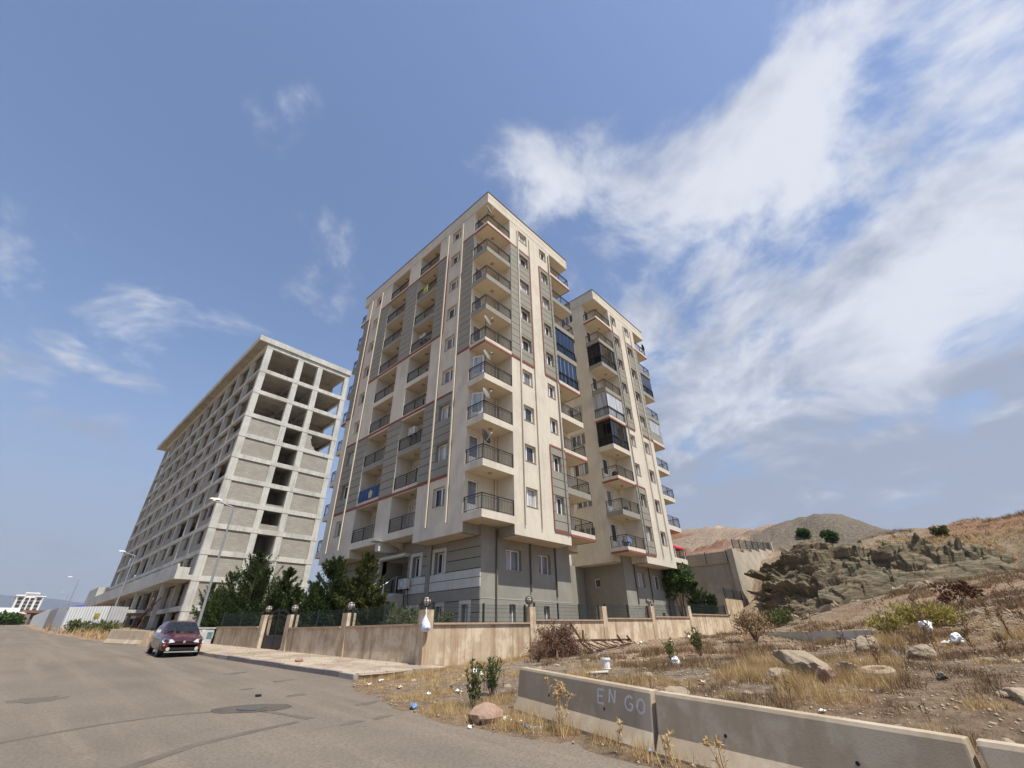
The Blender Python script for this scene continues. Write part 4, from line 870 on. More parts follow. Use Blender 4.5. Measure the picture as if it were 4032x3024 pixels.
BZ = lambda x: float(np.interp(x, [w[0] for w in WB]+[51], [w[1] for w in WB]+[2.4]))
for i in range(5):
    x0, x1 = PX[i]+.22, PX[i+1]-.22; zt = CT[i]; zt2 = zt+.06
    sheetwall(bwl, (x0, 15.82), (x1, 15.82), zt, zt2, BZ(x0)-.5, BZ(x1)-.5)
    cp = MB().box(x0, x1, 15.74, 16.15, 0, .07); cp.v = [(x, y, zt+.002+z+(zt2-zt)*(x-x0)/(x1-x0)) for x, y, z in cp.v]; cp.build('coping', COPE, bwl)
for i, x in enumerate(PX):
    MB().box(x-.22, x+.22, 15.78, 16.22, BZ(x)-.5, PT[i]).build('pillar', WALLR, bwl)
MB().box(45.33, 50.45, 15.82, 16.1, 1.2, 4.3).build('wall_panel', WALLR, bwl)
for i, nm in enumerate(('beside the corner pillar and the waste ground', 'behind the dead brown tree', 'in front of the passage between the towers', 'in front of the second tower', 'near the dark conifer by the retaining wall')):
    fence((PX[i]+.24, 15.98), (PX[i+1]-.24, 15.98), CT[i]+.07, CT[i]+.13, .72, 'green mesh fence on the ochre wall '+nm, 0)
put_lamp(12.0, 16.0, PT[0], 'caged globe lamp on the corner pillar above the tied plastic bag'); put_lamp(18.3, 16.0, PT[1], 'caged globe lamp on the pillar behind the dead brown tree'); put_lamp(30.8, 16.0, PT[3], 'caged globe lamp on the pillar in front of the second tower')
swl = thing('boundary_wall', 'rain-streaked ochre wall along the pavement with the iron gate in it', 'wall', (11.4, 25, .9))
WX = lambda y: 12-.11*(y-15.82)
def lpan(y0, y1, zt0, zt1):
    a, b = (WX(y1), y1), (WX(y0), y0)     # inward normal is +x
    sheetwall(swl, b, a, zt0, zt1, float(plane(b[0], y0))-.4, float(plane(a[0], y1))-.4, -.25)
    d = Vector((a[0]-b[0], y1-y0)).normalized(); n = Vector((d.y, -d.x)); B = Vector(b); A_ = Vector(a); mb = MB().prism([tuple(B-n*.08), tuple(A_-n*.08), tuple(A_+n*.33), tuple(B+n*.33)], 0, .07)
    mb.v = [(x, y, z+zt0+.002+(zt1-zt0)*(y-y0)/(y1-y0)) for x, y, z in mb.v]; mb.build('coping', COPE, swl)
lpan(16.25, 21.1, 2.03, 2.05); lpan(21.55, 26.0, 2.05, 2.10); lpan(29.25, 34.4, 2.22, 2.32)
for y, zt in ((21.33, 2.66), (26.25, 2.76), (29.0, 2.84)): x = WX(y); MB().box(x-.03, x+.40, y-.24, y+.24, float(plane(x, y))-.4, zt).build('pillar', WALLR, swl)
put_lamp(WX(21.33)+.2, 21.33, 2.66, 'caged globe lamp on the pavement wall pillar in front of the conifers'); put_lamp(WX(26.25)+.2, 26.25, 2.76, 'caged globe lamp on the gate pillar nearer the wall corner'); put_lamp(WX(29)+.2, 29.0, 2.84, 'caged globe lamp on the gate pillar nearer the parked car')
fence((WX(16.3)+.12, 16.3), (WX(21.1)+.12, 21.1), 2.12, 2.13, .7, 'green wire mesh fence on the pavement wall beside the corner pillar', 0); fence((WX(21.6)+.12, 21.6), (WX(26)+.12, 26), 2.13, 2.17, .7, 'green wire mesh fence on the pavement wall beside the gate', 0); fence((WX(29.3)+.12, 29.3), (WX(34.3)+.12, 34.3), 2.3, 2.4, .7, 'green wire mesh fence on the pavement wall behind the parked car', 0)
# gate
ga = Vector((WX(26.5), 26.5)); gb = Vector((WX(28.75), 28.75)); gt = thing('iron_gate', 'dark iron double gate with curved top between two ochre pillars', 'gate', (ga.x, ga.y, .98))
gd = (gb-ga); gL = gd.length; gd.normalize(); gzb = float(plane(ga.x, 27.5))+.14
def gp(u, z): p = ga+gd*u; return (p.x+.15, p.y, z)
for s in (0, 1):
    u0, u1 = s*gL/2+.02, (s+1)*gL/2-.02; lf = MB(); topf = lambda u: gzb+1.55+.28*(1-((u-gL/2)/(gL/2))**2)*1.0-(.0)
    lf.tube(gp(u0, gzb), gp(u0, topf(u0)), .03).tube(gp(u1, gzb), gp(u1, topf(u1)), .03).tube(gp(u0, gzb+.62), gp(u1, gzb+.62), .025).tube(gp(u0, gzb+.04), gp(u1, gzb+.04), .025)
    for j in range(1, 9):
        u = u0+(u1-u0)*j/9; lf.tube(gp(u, gzb+.6), gp(u, topf(u)+.12), .011, k=4)
    us = np.linspace(u0, u1, 7); lf.path([gp(u, topf(u)) for u in us], .022); lf.path([gp(u, topf(u)-.22) for u in us], .018)
    o = lf.build('gate_leaf', IRON, gt); mb = MB(); a, b = gp(u0+.02, gzb+.05), gp(u1-.02, gzb+.6); mb.prism([(a[0]-.01, a[1]), (b[0]-.01, b[1]), (b[0]+.01, b[1]), (a[0]+.01, a[1])], gzb+.05, gzb+.6); mb.build('sheet_panel', IRON, o)
# retaining walls behind the plot
rt = thing('retaining_wall', 'tall cracked concrete retaining wall with buttress at the back of the plot', 'wall', (50.5, 20, 3))
for z0, z1 in ((1.0, 3.2), (3.21, 5.5), (5.51, 7.85)): MB().box(50.5+(.0), 51.0, 16.3, 46, z0, z1).build('cast_lift', RETC, rt)
MB().box(50.05, 51.0, 15.75, 16.29, 1.0, 9.15).build('buttress', RETC, rt); MB().box(50.4, 51.1, 16.3, 46, 7.86, 7.95).build('coping', RETC, rt)
rt2 = thing('retaining_wall', 'upper concrete terrace wall stepping uphill with green fence posts', 'wall', (58, 16, 8))
MB().box(53.0, 53.3, 16.6, 46, 7.2, 9.4).build('cast_lift', RETC, rt2)
for i in range(5):
    x0 = 51.02+i*2.9; zt = 9.1+i*.36; MB().box(x0, x0+2.88, 15.8, 16.1, 2.5+i*.9, zt).build('cast_lift', RETC, rt2)
MB().box(65.3, 65.8, 15.7, 16.3, 8, 11.6).build('buttress', RETC, rt2)
fence((51.1, 15.95), (65.2, 15.95), 9.3, 10.6, .9, 'green wire fence on the lit upper terrace wall above the rock', 0); fence((50.6, 16.5), (50.6, 30), 7.95, 7.95, 1.2, 'green wire fence along the top of the retaining wall', 0)
fence((45.4, 15.95), (50.2, 15.95), 4.32, 4.25, .85, 'green wire fence on the high wall end beside the rock', 0)
# ------------------------------------------------------------------ concrete road barriers
def barrier(a, b, label, graffiti=False):
    a = Vector(a); b = Vector(b); d = (b-a); L = d.length; d.normalize(); n = Vector((-d.y, d.x))
    if n.x > 0: n = -n        # n points to the road side
    za, zb = float(plane(*a))-.02, float(plane(*b))-.02; t = thing('road_barrier', label, 'barrier', (a.x, a.y, za), 'concrete barriers along the road')
    prof = [(.30, 0), (.30, .09), (.17, .30), (.105, .79), (.085, .83), (-.085, .83), (-.105, .79), (-.17, .30), (-.30, .09), (-.30, 0)]; mb = MB(); k = len(prof)
    us = [0.0, .02, L/2, L-.02, L]; rows = []
    for i, u in enumerate(us):
        s = .97 if i in (0, 4) else 1
        for o, z in prof: p = a+d*u+n*o*s; mb.v.append((p.x, p.y, za+(zb-za)*u/L+z*(.995 if s < 1 else 1)))
    for r in range(len(us)-1):
        for i in range(k): j = (i+1) % k; mb.f.append((r*k+i, r*k+j, (r+1)*k+j, (r+1)*k+i))
    mb.f += [tuple(range(k)), tuple(range((len(us)-1)*k, len(us)*k))[::-1]]; o = mb.build('barrier_body', BARC, t)
    def face(u, z): f = .17+(z-.30)/(.79-.30)*(.105-.17); p = a+d*u+n*(f+.004); return Vector((p.x, p.y, za+(zb-za)*u/L+z))
    for u in (L*.3, L*.72):
        p = face(u, .45); MB().lathe([(0, .003), (.022, .003), (.022, -.02)], p, 10, n.to_3d()).build('lifting_hole', BLACKP, t)
    if graffiti:
        CH = pm('chalk', (.62, .60, .56), .95, .2, 30); H = .20
        strokes = {'E': [[(.9, 1), (.1, 1), (.05, 0), (.85, 0)], [(.08, .5), (.7, .52)]], 'N': [[(0, 0), (.1, 1), (.65, .05), (.8, 1)]], 'G': [[(.9, .85), (.55, 1), (.15, .8), (.0, .4), (.2, .05), (.6, 0), (.85, .2), (.85, .45), (.5, .45)]], 'O': [[(.5, 1), (.1, .8), (.0, .3), (.35, 0), (.75, .2), (.85, .7), (.5, 1)]]}
        u0 = L-1.25
        for ch, uo, zo in (('E', 0, .52), ('N', .30, .55), ('G', .68, .51), ('O', .95, .50)):
            g = MB()
            for st in strokes[ch]:
                for (x0, y0), (x1, y1) in zip(st, st[1:]):
                    p, q = face(u0+uo+x0*.2, zo+y0*H), face(u0+uo+x1*.2, zo+y1*H); w = (q-p).normalized().cross(n.to_3d())*.018; g.quad(p+w, q+w, q-w, p-w)
            g.build('chalk_letter', CH, t)
    return t
barrier((8.82, 7.95), (7.86, 4.22), 'concrete barrier with EN GO chalked on it beside the rubbish', True); barrier((7.84, 4.14), (7.30, .50), 'concrete barrier in front of the boulder on the waste ground'); barrier((7.29, .42), (6.95, -3.2), 'concrete barrier end section beside the dry slope')
barrier((5.9, 41.5), (7.2, 38.0), 'concrete barrier standing behind the parked red car')
# low channel wall on the lot
ch = thing('channel_wall', 'low concrete channel wall half buried in the dry lot', 'wall', (27, 6, 1.3))
CHP = [(31.0, 9.6), (28.6, 7.6), (26.8, 6.2), (25.6, 4.6), (24.6, 3.2), (23.4, 2.3)]
for (a, b) in zip(CHP, CHP[1:]): za = 1.62 if a[0] < 28 else 1.55; sheetwall(ch, a, b, 1.60+.0, 1.62, .6, .6, .3, 'wall_section', CONC)
# ------------------------------------------------------------------ hoarding, cabinet, street lamps
hd = thing('site_hoarding', 'white corrugated site hoarding with a yellow notice at the end of the road', 'hoarding', (6, 64, 2.4))
def corrug(a, b, z0, z1, name, mat, pitch=.28, dep=.05):
    a = Vector(a); b = Vector(b); d = b-a; L = d.length; d.normalize(); n = Vector((-d.y, d.x)); k = int(L/pitch)*4; mb = MB(); lst = []
    for i in range(k+1): lst.append(a+d*L*i/k+n*(dep if (i % 4) in (1, 2) else 0))
    for p in lst: mb.v += [(p.x, p.y, z0), (p.x, p.y, z1), (p.x+n.x*.01, p.y+n.y*.01, z0), (p.x+n.x*.01, p.y+n.y*.01, z1)]
    for i in range(k): mb.f += [(4*i, 4*i+4, 4*i+5, 4*i+1), (4*i+2, 4*i+3, 4*i+7, 4*i+6), (4*i+1, 4*i+5, 4*i+7, 4*i+3)]
    return mb.build(name, mat, hd)
corrug((7.9, 61.4), (5.15, 64.8), 2.2, 4.75, 'corrugated_sheet', SHEET); corrug((5.1, 64.9), (4.95, 72), 2.3, 4.95, 'corrugated_sheet', pm('sheet_grey', (.42, .43, .45), .5, .08), .5); corrug((4.95, 72.1), (4.85, 80), 2.5, 5.0, 'corrugated_sheet', pm('sheet_brown', (.30, .265, .235), .6, .1), .5); corrug((4.85, 80.1), (4.65, 103), 2.9, 5.3, 'corrugated_sheet', SHEET, .6)
corrug((9.5, 62.5), (7.95, 61.4), 2.2, 4.75, 'corrugated_sheet', pm('sheet_grey', (.42, .43, .45), .5, .08)); ns = MB().box(0, .55, -.03, 0, 0, .38); ns.map(lambda x, y, z: (7.35-x*.62, 61.98+x*.78-.06, 3.75+z)).build('notice', YELLOW, hd)
tg = boulder('blue_tarpaulin', (6.2, 68.0, 4.75), (.95, .8, .32), 5, pm('tarp_blue', (.05, .07, .30), .6, .15, 3), 3, .3); tag(tg, 'crumpled dark blue tarpaulin piled behind the white hoarding', 'tarpaulin'); MB().box(5.2, 6.6, 65.6, 67.2, 2.2, 4.6).build('crate_stack', pm('timber', (.3, .22, .14)), tg) if False else None
cabn = thing('utility_cabinet', 'pale grey utility cabinet at the end of the ochre wall behind the car', 'cabinet', (9.4, 35, 1.2))
MB().box(8.95, 9.95, 34.75, 35.25, 1.05, 2.28).build('cabinet_body', pm('cabinet_paint', (.42, .43, .40), .6, .1, 2, streak=.4), cabn); MB().box(8.9, 10.0, 34.7, 35.3, 2.281, 2.36).build('cabinet_lid', pm('cabinet_paint', (.42, .43, .40)), cabn)
for x in (8.98, 9.47): MB().box(x, x+.45, 34.735, 34.749, 1.2, 2.22).build('cabinet_door', pm('cabinet_door', (.47, .47, .43), .6, .1), cabn)
MB().box(9.6, 9.88, 34.72, 34.733, 1.75, 2.1).build('poster', pm('poster_teal', (.10, .19, .22), .8, .3, 8), cabn); MB().box(8.95, 9.95, 34.76, 35.24, .9, 1.049).build('plinth', GRAYD, cabn)
def street_lamp(x, y, z0, zt, ax, label, lit=False, dark=False):
    t = thing('street_lamp', label, 'street lamp', (x, y, z0), 'lamp posts along the road'); mt = pm('galvanised', (.30, .31, .32), .55, .1, 4, metal=.3)
    MB().tube((x, y, z0-.2), (x, y, zt), .095, .05, 10).build('pole', mt, t); MB().tube((x, y, zt-.02), (x+ax, y+.25, zt+.36), .038, .03, 8).build('arm', mt, t)
    hx = x+ax; hb = MB(); prof = [(-.40, .02, .05), (-.30, .11, .09), (0, .13, .12), (.25, .10, .10), (.35, .05, .06)]
    for px, w, h in prof: hb.v += [(hx+px, y+.25-w, zt+.36), (hx+px, y+.25+w, zt+.36), (hx+px, y+.25+w*.6, zt+.36+h), (hx+px, y+.25-w*.6, zt+.36+h)]
    for i in range(4):
        for j in range(4): k = (j+1) % 4; hb.f.append((4*i+j, 4*i+k, 4*i+4+k, 4*i+4+j))
    hb.f += [(3, 2, 1, 0), (16, 17, 18, 19)]; o = hb.build('lamp_head', PVC if not dark else mt, t)
    lm = bpy.data.materials.get('sodium_lamp') or bpy.data.materials.new('sodium_lamp'); lm.use_nodes = True; b = lm.node_tree.nodes['Principled BSDF']; b.inputs['Base Color'].default_value = (.8, .5, .15, 1); b.inputs['Emission Color'].default_value = (1, .55, .12, 1); b.inputs['Emission Strength'].default_value = 1.2
    MB().lathe([(.0, -.07), (.06, -.05), (.09, -.005)], (hx-.1, y+.25, zt+.36), 8).build('lamp_bowl', lm if lit else GLW, o); return t
street_lamp(9.0, 34.9, 1.2, 9.65, -1.15, 'tall grey street lamp with a glowing amber head behind the parked car', True); street_lamp(9.95, 74.4, 2.9, 11.1, -1.4, 'grey street lamp in front of the concrete building beside the hoarding'); street_lamp(9.55, 124.6, 4.2, 12.4, -1.4, 'street lamp rising above the blue tarpaulin and hoarding'); street_lamp(13.7, 189.5, 4, 14.1, -1.5, 'small far street lamp beyond the other lamps up the road', dark=True)
# ------------------------------------------------------------------ far houses at the end of the road
WB_ = pm('house_white', (.72, .71, .68), .8, .08, .2); DK = glassm('far_glass', (.05, .05, .055), .2)
fh = thing('far_tower', 'distant white apartment block with dark windows and roof housing', 'building', (8, 262, 5))
x0, x1, yb, zb, zt = 4.7, 12.1, 260, 3, 17.4
o = MB().box(x0, x1, yb, yb+14, zb, zt).build('wall', WB_, fh)
for r in range(4):
    for c, (a, b) in enumerate(((.08, .24), (.34, .47), (.53, .67), (.77, .92))):
        z = zt-1.15-r*1.2; MB().box(x0+a*(x1-x0), x0+b*(x1-x0), yb-.25, yb-.01, z, z+.72).build('window', DK, fh)
MB().box(x0-.4, x0+2.2, yb-.6, yb+14.8, zt+.01, zt+.55).build('roof', WB_, fh); MB().box(x1-2.4, x1+.5, yb-.6, yb+14.8, zt+.01, zt+.35).build('roof', WB_, fh); MB().box(6.9, 10.0, yb+1, yb+9, zt+.01, zt+1.1).build('roof_house', WB_, fh); MB().box(6.6, 10.6, yb+.5, yb+9.5, zt+1.11, zt+1.5).build('roof_house', WB_, fh)
for a in (.0, .28, .49, .70, .965): MB().box(x0+a*(x1-x0), x0+(a+.035)*(x1-x0), yb-.45, yb-.26, zb, zt).build('pilaster', WB_, fh)
fl = thing('far_house', 'long low pale house with stacked white balconies behind shrubs at the road end', 'building', (-1, 168, 4))
MB().box(-14, 6.8, 165, 176, 2, 7.9).build('wall', pm('house_dim', (.22, .17, .16), .9, .3, .5), fl)
for z, x1_ in ((5.1, 2.6), (5.95, 3.4), (6.95, 3.7), (7.85, 5.9)): MB().box(-14.5, x1_, 163.6, 164.98, z, z+.22).build('balcony', WB_, fl)
for z in (4.3, 5.3, 6.3, 7.25):
    for x in np.arange(-13, 3.0, .9): MB().box(x, x+.5, 164.7, 164.97, z, z+.5).build('window', DK, fl)
MB().box(-15, 5.5, 163, 177, 7.91, 8.25).build('roof', WB_, fl); MB().box(-9, 4.6, 166, 175, 8.26, 9.2).build('roof_house', WB_, fl)
fr = thing('far_house', 'dark roofed low house beside the white distant block', 'building', (7, 172, 4)); MB().box(5.6, 8.8, 170, 180, 3, 8.3).build('wall', pm('house_dark', (.11, .085, .08), .9, .2, .6), fr); ro = MB(); ro.prism([(5.2, 169.3), (9.3, 169.3), (9.3, 181), (5.2, 181)], 8.31, 8.95).build('roof', pm('tile_brown', (.22, .12, .08), .9, .2, 1), fr)
# ------------------------------------------------------------------ vegetation
def leaves(P, Dv, ln, wd, spread=.5):
    """one thin triangle-pair (diamond) per point: P (n,3), direction Dv (n,3)"""
    n = len(P); Dv = Dv+rng.normal(0, spread, (n, 3)); Dv /= np.linalg.norm(Dv, axis=1, keepdims=True)+1e-9
    s = np.cross(Dv, rng.normal(0, 1, (n, 3))); s /= np.linalg.norm(s, axis=1, keepdims=True)+1e-9
    ln = (ln*rng.uniform(.6, 1.3, n))[:, None]; wd = (wd*rng.uniform(.6, 1.3, n))[:, None]
    V = np.stack([P, P+Dv*ln*.45+s*wd, P+Dv*ln, P+Dv*ln*.45-s*wd], 1).reshape(-1, 3); F = np.arange(4*n).reshape(n, 4); return V, F
def conifer(label, x, y, h, rad, mat, seed, tips=((0, 0, 1.0),), nb=230, z=None, dens=110, group='conifers inside the wall'):
    r_ = np.random.default_rng(seed); z0 = gz(x, y) if z is None else z; t = thing('conifer_tree', label, 'tree', (x, y, z0), group)
    tr = MB(); Ps, Ds = [], []
    for (dx, dy, f) in tips:
        H = h*f; tr.path([(x+dx*.2, y+dy*.2, z0-.1), (x+dx*.7, y+dy*.7, z0+H*.45), (x+dx, y+dy, z0+H*.95)], [.11*f+.03, .07*f, .012], 6)
        for b in range(int(nb*.62*f)):
            tt = r_.random()**1.25*.97+.02; a = r_.random()*2*math.pi; lobe = .90+.16*math.sin(3*a+seed)+.10*math.sin(7*a+9*tt)
            R0 = rad*1.08*f**.6*((1-tt)**.80)*lobe*(1 if tt > .08 else .8+2.5*tt)*r_.uniform(.72, 1.12)+.05
            org = np.array([x+dx*(.3+.7*tt), y+dy*(.3+.7*tt), z0+.15+tt*H*.93]); out = np.array([math.cos(a), math.sin(a), 0]); up = .30+.85*tt+r_.uniform(-.15, .3)
            m_ = max(14, int(2.3*dens*(.25+R0/rad))); s = r_.random(m_)**.75; wdt = (.025+.085*R0*np.sin(np.pi*np.clip(s, .05, 1)**.8))[:, None]; pos = org+out*R0*s[:, None]+np.array([0, 0, 1.0])*(R0*up*(s**1.6))[:, None]+r_.normal(0, 1, (m_, 3))*wdt*np.array([1, 1, .55])
            Ps.append(pos); Ds.append(np.repeat((out*.8+np.array([0, 0, up*1.1]))[None], m_, 0))
            if b % 5 == 0: tr.tube(tuple(org), tuple(org+out*R0*.8+np.array([0, 0, R0*up*.7])), .018, .006, 4, False)
    tr.build('trunk', BARK, t); V, F = leaves(np.concatenate(Ps), np.concatenate(Ds), .15, .022, .45); link('crown', npmesh('crown', V, F, mat), t); return t
conifer('large dark green conifer with several tips behind the gate and street lamp', 12.9, 39.0, 6.8, 3.1, CONIF, 3, ((0, 0, 1.0), (-.9, 2.6, .80), (.3, -1.6, .78), (.2, 1.4, .86), (-1.2, 6.2, .70), (-1.0, 8.0, .52), (-.8, 4.2, .62)), 190)
conifer('slim dark conifer just beside the large one over the gate pillar', 13.3, 33.6, 5.1, 1.75, CONIF, 8, ((0, 0, 1.0), (.2, -1.5, .72), (-.3, 1.3, .7)), 220)
conifer('bushy dark conifer behind the pavement wall next to the stair handrails', 13.2, 26.9, 5.2, 2.05, CONIF, 12, ((0, 0, 1.0), (-.1, 2.0, .72), (-.4, 1.2, .6), (.2, -.9, .7)), 190)
conifer('lighter olive conifer between the stairs and the pavement wall', 13.2, 23.2, 4.95, 1.75, CONIF2, 17, ((0, 0, 1.0), (-.1, -1.3, .62), (0, 1.0, .74), (-.2, -2.2, .5)), 180)
conifer('small dark conifer in front of the retaining wall', 42.4, 17.25, 3.7, 1.3, CONIF, 23, ((0, 0, 1.0), (.6, -1.1, .70), (0, .5, .6)), 150, z=2.0)
def leafy(name, label, cat, x, y, z0, h, r, mat, seed, n=1500, ln=.16, wd=.05, stems=5, flat=.8, group=None, zc=.62):
    r_ = np.random.default_rng(seed); t = thing(name, label, cat, (x, y, z0), group); st = MB(); cl = []
    for i in range(stems):
        a = r_.random()*6.28; q = r*r_.uniform(.2, .75); tip = (x+math.cos(a)*q, y+math.sin(a)*q, z0+h*r_.uniform(.55, .9)); st.path([(x, y, z0-.05), (x+math.cos(a)*q*.4, y+math.sin(a)*q*.4, z0+h*.35), tip], [.012+.012*h, .01+.006*h, .005], 5); cl.append(tip)
    for i in range(stems*3): a = r_.random()*6.28; q = r*math.sqrt(r_.random())*.85; cl.append((x+math.cos(a)*q, y+math.sin(a)*q, z0+h*(zc+r_.uniform(-.28, .3))))
    st.build('stem', BARK, t); C = np.array(cl)[r_.integers(0, len(cl), n)]; d = r_.normal(0, 1, (n, 3)); d /= np.linalg.norm(d, axis=1, keepdims=True); P = C+d*(r*.30*r_.random(n)**.5)[:, None]*np.array([1, 1, flat])
    V, F = leaves(P, d+np.array([0, 0, .3]), ln, wd, .5); link('foliage', npmesh('foliage', V, F, mat), t); return t
leafy('fig_tree', 'broadleaf green tree leaning out beside the second tower', 'tree', 41.9, 18.6, 2.0, 4.9, 1.7, LEAFG, 31, 2600, .26, .10, 7, .9, zc=.72)
leafy('oleander', 'loose green oleander shrub behind the fence beside the corner pillar', 'shrub', 13.0, 18.8, 1.0, 2.0, .85, LEAFW, 33, 700, .20, .03, 9)
leafy('oleander', 'small green oleander shrub just right of the corner pillar behind the fence', 'shrub', 13.4, 16.7, 1.0, 1.65, .5, LEAFW, 34, 350, .20, .03, 7)
leafy('mound_shrub', 'round dark green shrub on the grey spoil mound, the higher one', 'shrub', 73.8, 13.3, gz(73.8, 13.3)+.1, 1.0, .8, LEAFG, 35, 900, .4, .16, 5); leafy('mound_shrub', 'round dark green shrub on the grey spoil mound, the lower larger one', 'shrub', 73.0, 10.2, gz(73, 10.2)+.1, 1.25, .95, LEAFG, 36, 1000, .4, .16, 5); leafy('bank_shrub', 'small dark bush on the red earth bank above the rock', 'shrub', 56.5, -.5, gz(56.5, -.5)-.1, .8, .65, LEAFW, 37, 500, .3, .1, 5)
leafy('yellow_bush', 'low spreading yellow green bush on the dry slope', 'shrub', 22.2, 1.2, gz(22.2, 1.2), .75, 1.0, LEAFY, 38, 1800, .16, .022, 9, .7); leafy('yellow_bush', 'smaller yellow green bush beside the spreading one', 'shrub', 21.8, 2.3, gz(21.8, 2.3), .6, .6, LEAFY, 39, 700, .16, .022, 7, .7)
leafy('brown_bush', 'dry brown twiggy bush standing before the channel wall', 'shrub', 25.6, 8.0, gz(25.6, 8), 1.25, 1.0, DRYW, 40, 1700, .12, .03, 12, .9); leafy('toe_bush', 'dark green bush at the foot of the rock face', 'shrub', 39.5, 10.6, gz(39.5, 10.6), 1.0, 1.0, LEAFW, 41, 600, .25, .06, 5)
leafy('round_bush', 'round dark red brown bush on the slope', 'shrub', 29.0, .25, gz(29, .25)+.1, .9, .75, pm('redbrown_leaf', (.12, .055, .03), .9, .3, 6), 42, 900, .12, .05, 4)
for (x, y, s) in ((6.9, 58, 43), (7.6, 55.5, 44), (6.0, 62, 45), (5.9, 66, 46)): leafy('verge_bush', 'scrubby green bush at the foot of the white hoarding', 'shrub', x, y, gz(x, y), .9, .8, LEAFW, s, 400, .3, .06, 6, group='verge bushes by the hoarding')
for (x, y, s) in ((-4, 150, 47), (0.5, 152, 48), (3.5, 154, 49), (-8, 151, 50)): leafy('far_shrub', 'dark green shrub in front of the low pale house at the road end', 'shrub', x, y, gz(x, y), 3.2, 2.6, LEAFG, s, 700, .7, .3, 5, group='shrubs in front of the far house')
def weed(name, label, x, y, h, seed, mat, stalks=6, leafn=26, ln=.10, wd=.013, spread=.22, group=None, heads=0, headm=None):
    r_ = np.random.default_rng(seed); z0 = gz(x, y); t = thing(name, label, 'weed', (x, y, z0), group); st = MB(); Ps, Ds = [], []; hd_ = MB()
    for i in range(stalks):
        a = r_.random()*6.28; q = spread*h*r_.random(); H = h*r_.uniform(.6, 1); b0 = np.array([x+.03*math.cos(a), y+.03*math.sin(a), z0-.03]); tip = np.array([x+math.cos(a)*q, y+math.sin(a)*q, z0+H]); mid = (b0+tip)/2+r_.normal(0, .03*h, 3)
        st.path([tuple(b0), tuple(mid), tuple(tip)], [.007*h**.5, .006*h**.5, .003], 4)
        m_ = max(3, int(leafn*H/h)); s = r_.uniform(.25, 1, m_)[:, None]; pos = np.where(s < .5, b0+(mid-b0)*s*2, mid+(tip-mid)*(s*2-1)); d = r_.normal(0, 1, (m_, 3))*.6+np.array([0, 0, .9]); Ps.append(pos); Ds.append(d)
        if heads:
            for k in range(heads):
                p = tip+r_.normal(0, .05, 3)*np.array([1, 1, .6]) if k else tip; st.tube(tuple(mid*.3+tip*.7), tuple(p), .003, .003, 3, False); hd_.lathe([(.001, -.02), (.018, -.012), (.022, .005), (.012, .028), (.001, .04)], tuple(p), 6)
                Ps.append(np.repeat(p[None], 7, 0)); Ds.append(r_.normal(0, 1, (7, 3)))
    st.build('stalks', mat if mat.name.startswith('dry') else DRYB, t); V, F = leaves(np.concatenate(Ps), np.concatenate(Ds), ln, wd, .25); link('leaves', npmesh('leaves', V, F, mat), t)
    if heads: hd_.build('seed_heads', headm or mat, t)
    return t
weed('tall_weed', 'upright dark green weed clump by the pink concrete lump', 8.15, 8.85, .95, 1, LEAFW, 11, 40, .11, .022, .28); weed('tall_weed', 'bright green fine-leaved weed clump near the barrier end', 9.45, 9.6, .85, 2, LEAFG, 16, 40, .14, .012, .35)
weed('tall_weed', 'spiky olive green weed clump on the gravel in front of the ochre wall', 18.4, 7.8, .95, 3, LEAFW, 15, 36, .12, .02, .5); weed('tall_weed', 'second smaller spiky weed clump on the gravel', 17.9, 8.8, .6, 4, LEAFW, 10, 30, .11, .02, .6); weed('tall_weed', 'tiny olive weed with a white scrap on the gravel', 14.9, 7.2, .35, 5, LEAFW, 5, 20, .08, .016, .5)
weed('thistle', 'bushy dry thistle against the chalked barrier', 7.75, 6.1, .82, 6, DRYG, 9, 22, .09, .008, .30, heads=3); weed('thistle', 'single dry thistle with one big head by the chalked letters', 7.32, 4.62, .44, 7, DRYG, 2, 10, .10, .008, .15, heads=2); weed('thistle', 'spiny dry thistle in front of the middle barrier', 7.18, 3.0, .50, 8, DRYG, 4, 14, .1, .008, .35, heads=2); weed('thistle', 'low dry thistle at the barrier joint', 7.35, 3.9, .36, 9, DRYG, 4, 14, .1, .008, .4, heads=1)
for i, (x, y, h, s) in enumerate(((23.4, 5.25, 1.75, 11), (20.9, 2.2, 1.6, 12), (18.95, 1.3, 1.65, 13), (16.97, 1.0, 1.1, 14), (22, .1, 1.15, 15), (21, -.35, 1.05, 16), (15, -.2, .55, 17), (17.4, 1.45, 1.0, 18), (20.5, -.9, 1.0, 19), (19.8, .3, 1.3, 23), (21.5, -1.2, 1.2, 24), (17.9, -.5, .9, 25), (23.0, -.8, 1.1, 26), (16.2, .3, .8, 27), (14.0, 1.9, .8, 20), (18.2, 3.2, .9, 21), (19.3, -1.0, .9, 22))):
    lab = ('tall dry leaning weed in front of the channel wall', 'tall dark dry weed between the white bags', 'dark dry weed with drooping leaves on the slope')[0 if i == 0 else 1 if i in (1, 2) else 2]
    weed('dry_weed', lab, x, y, h, s, DRYW, 3 if i else 5, 26, .13, .016, .12 if i else .35, 'dry weeds on the slope' if i else None)
for i in range(26):
    x, y = random.uniform(8.5, 15), random.uniform(-1.5, 11); 
    if x < 9.4 and y < 8.3: x += 1.5
    weed('dry_weed', 'small thin dry weed on the waste ground', x, y, random.uniform(.25, .6), 60+i, DRYW if i % 3 else LEAFW, 3, 10, .07, .008, .3, 'small dry weeds on the waste ground')
for i in range(12): 
    y = random.uniform(15.5, 25); x = random.uniform(8.9, WX(y)-.3); weed('pavement_weed', 'little dry weed sprouting from the pavement', x, y, random.uniform(.12, .3), 120+i, DRYW, 3, 8, .05, .01, .4, 'weeds on the pavement')
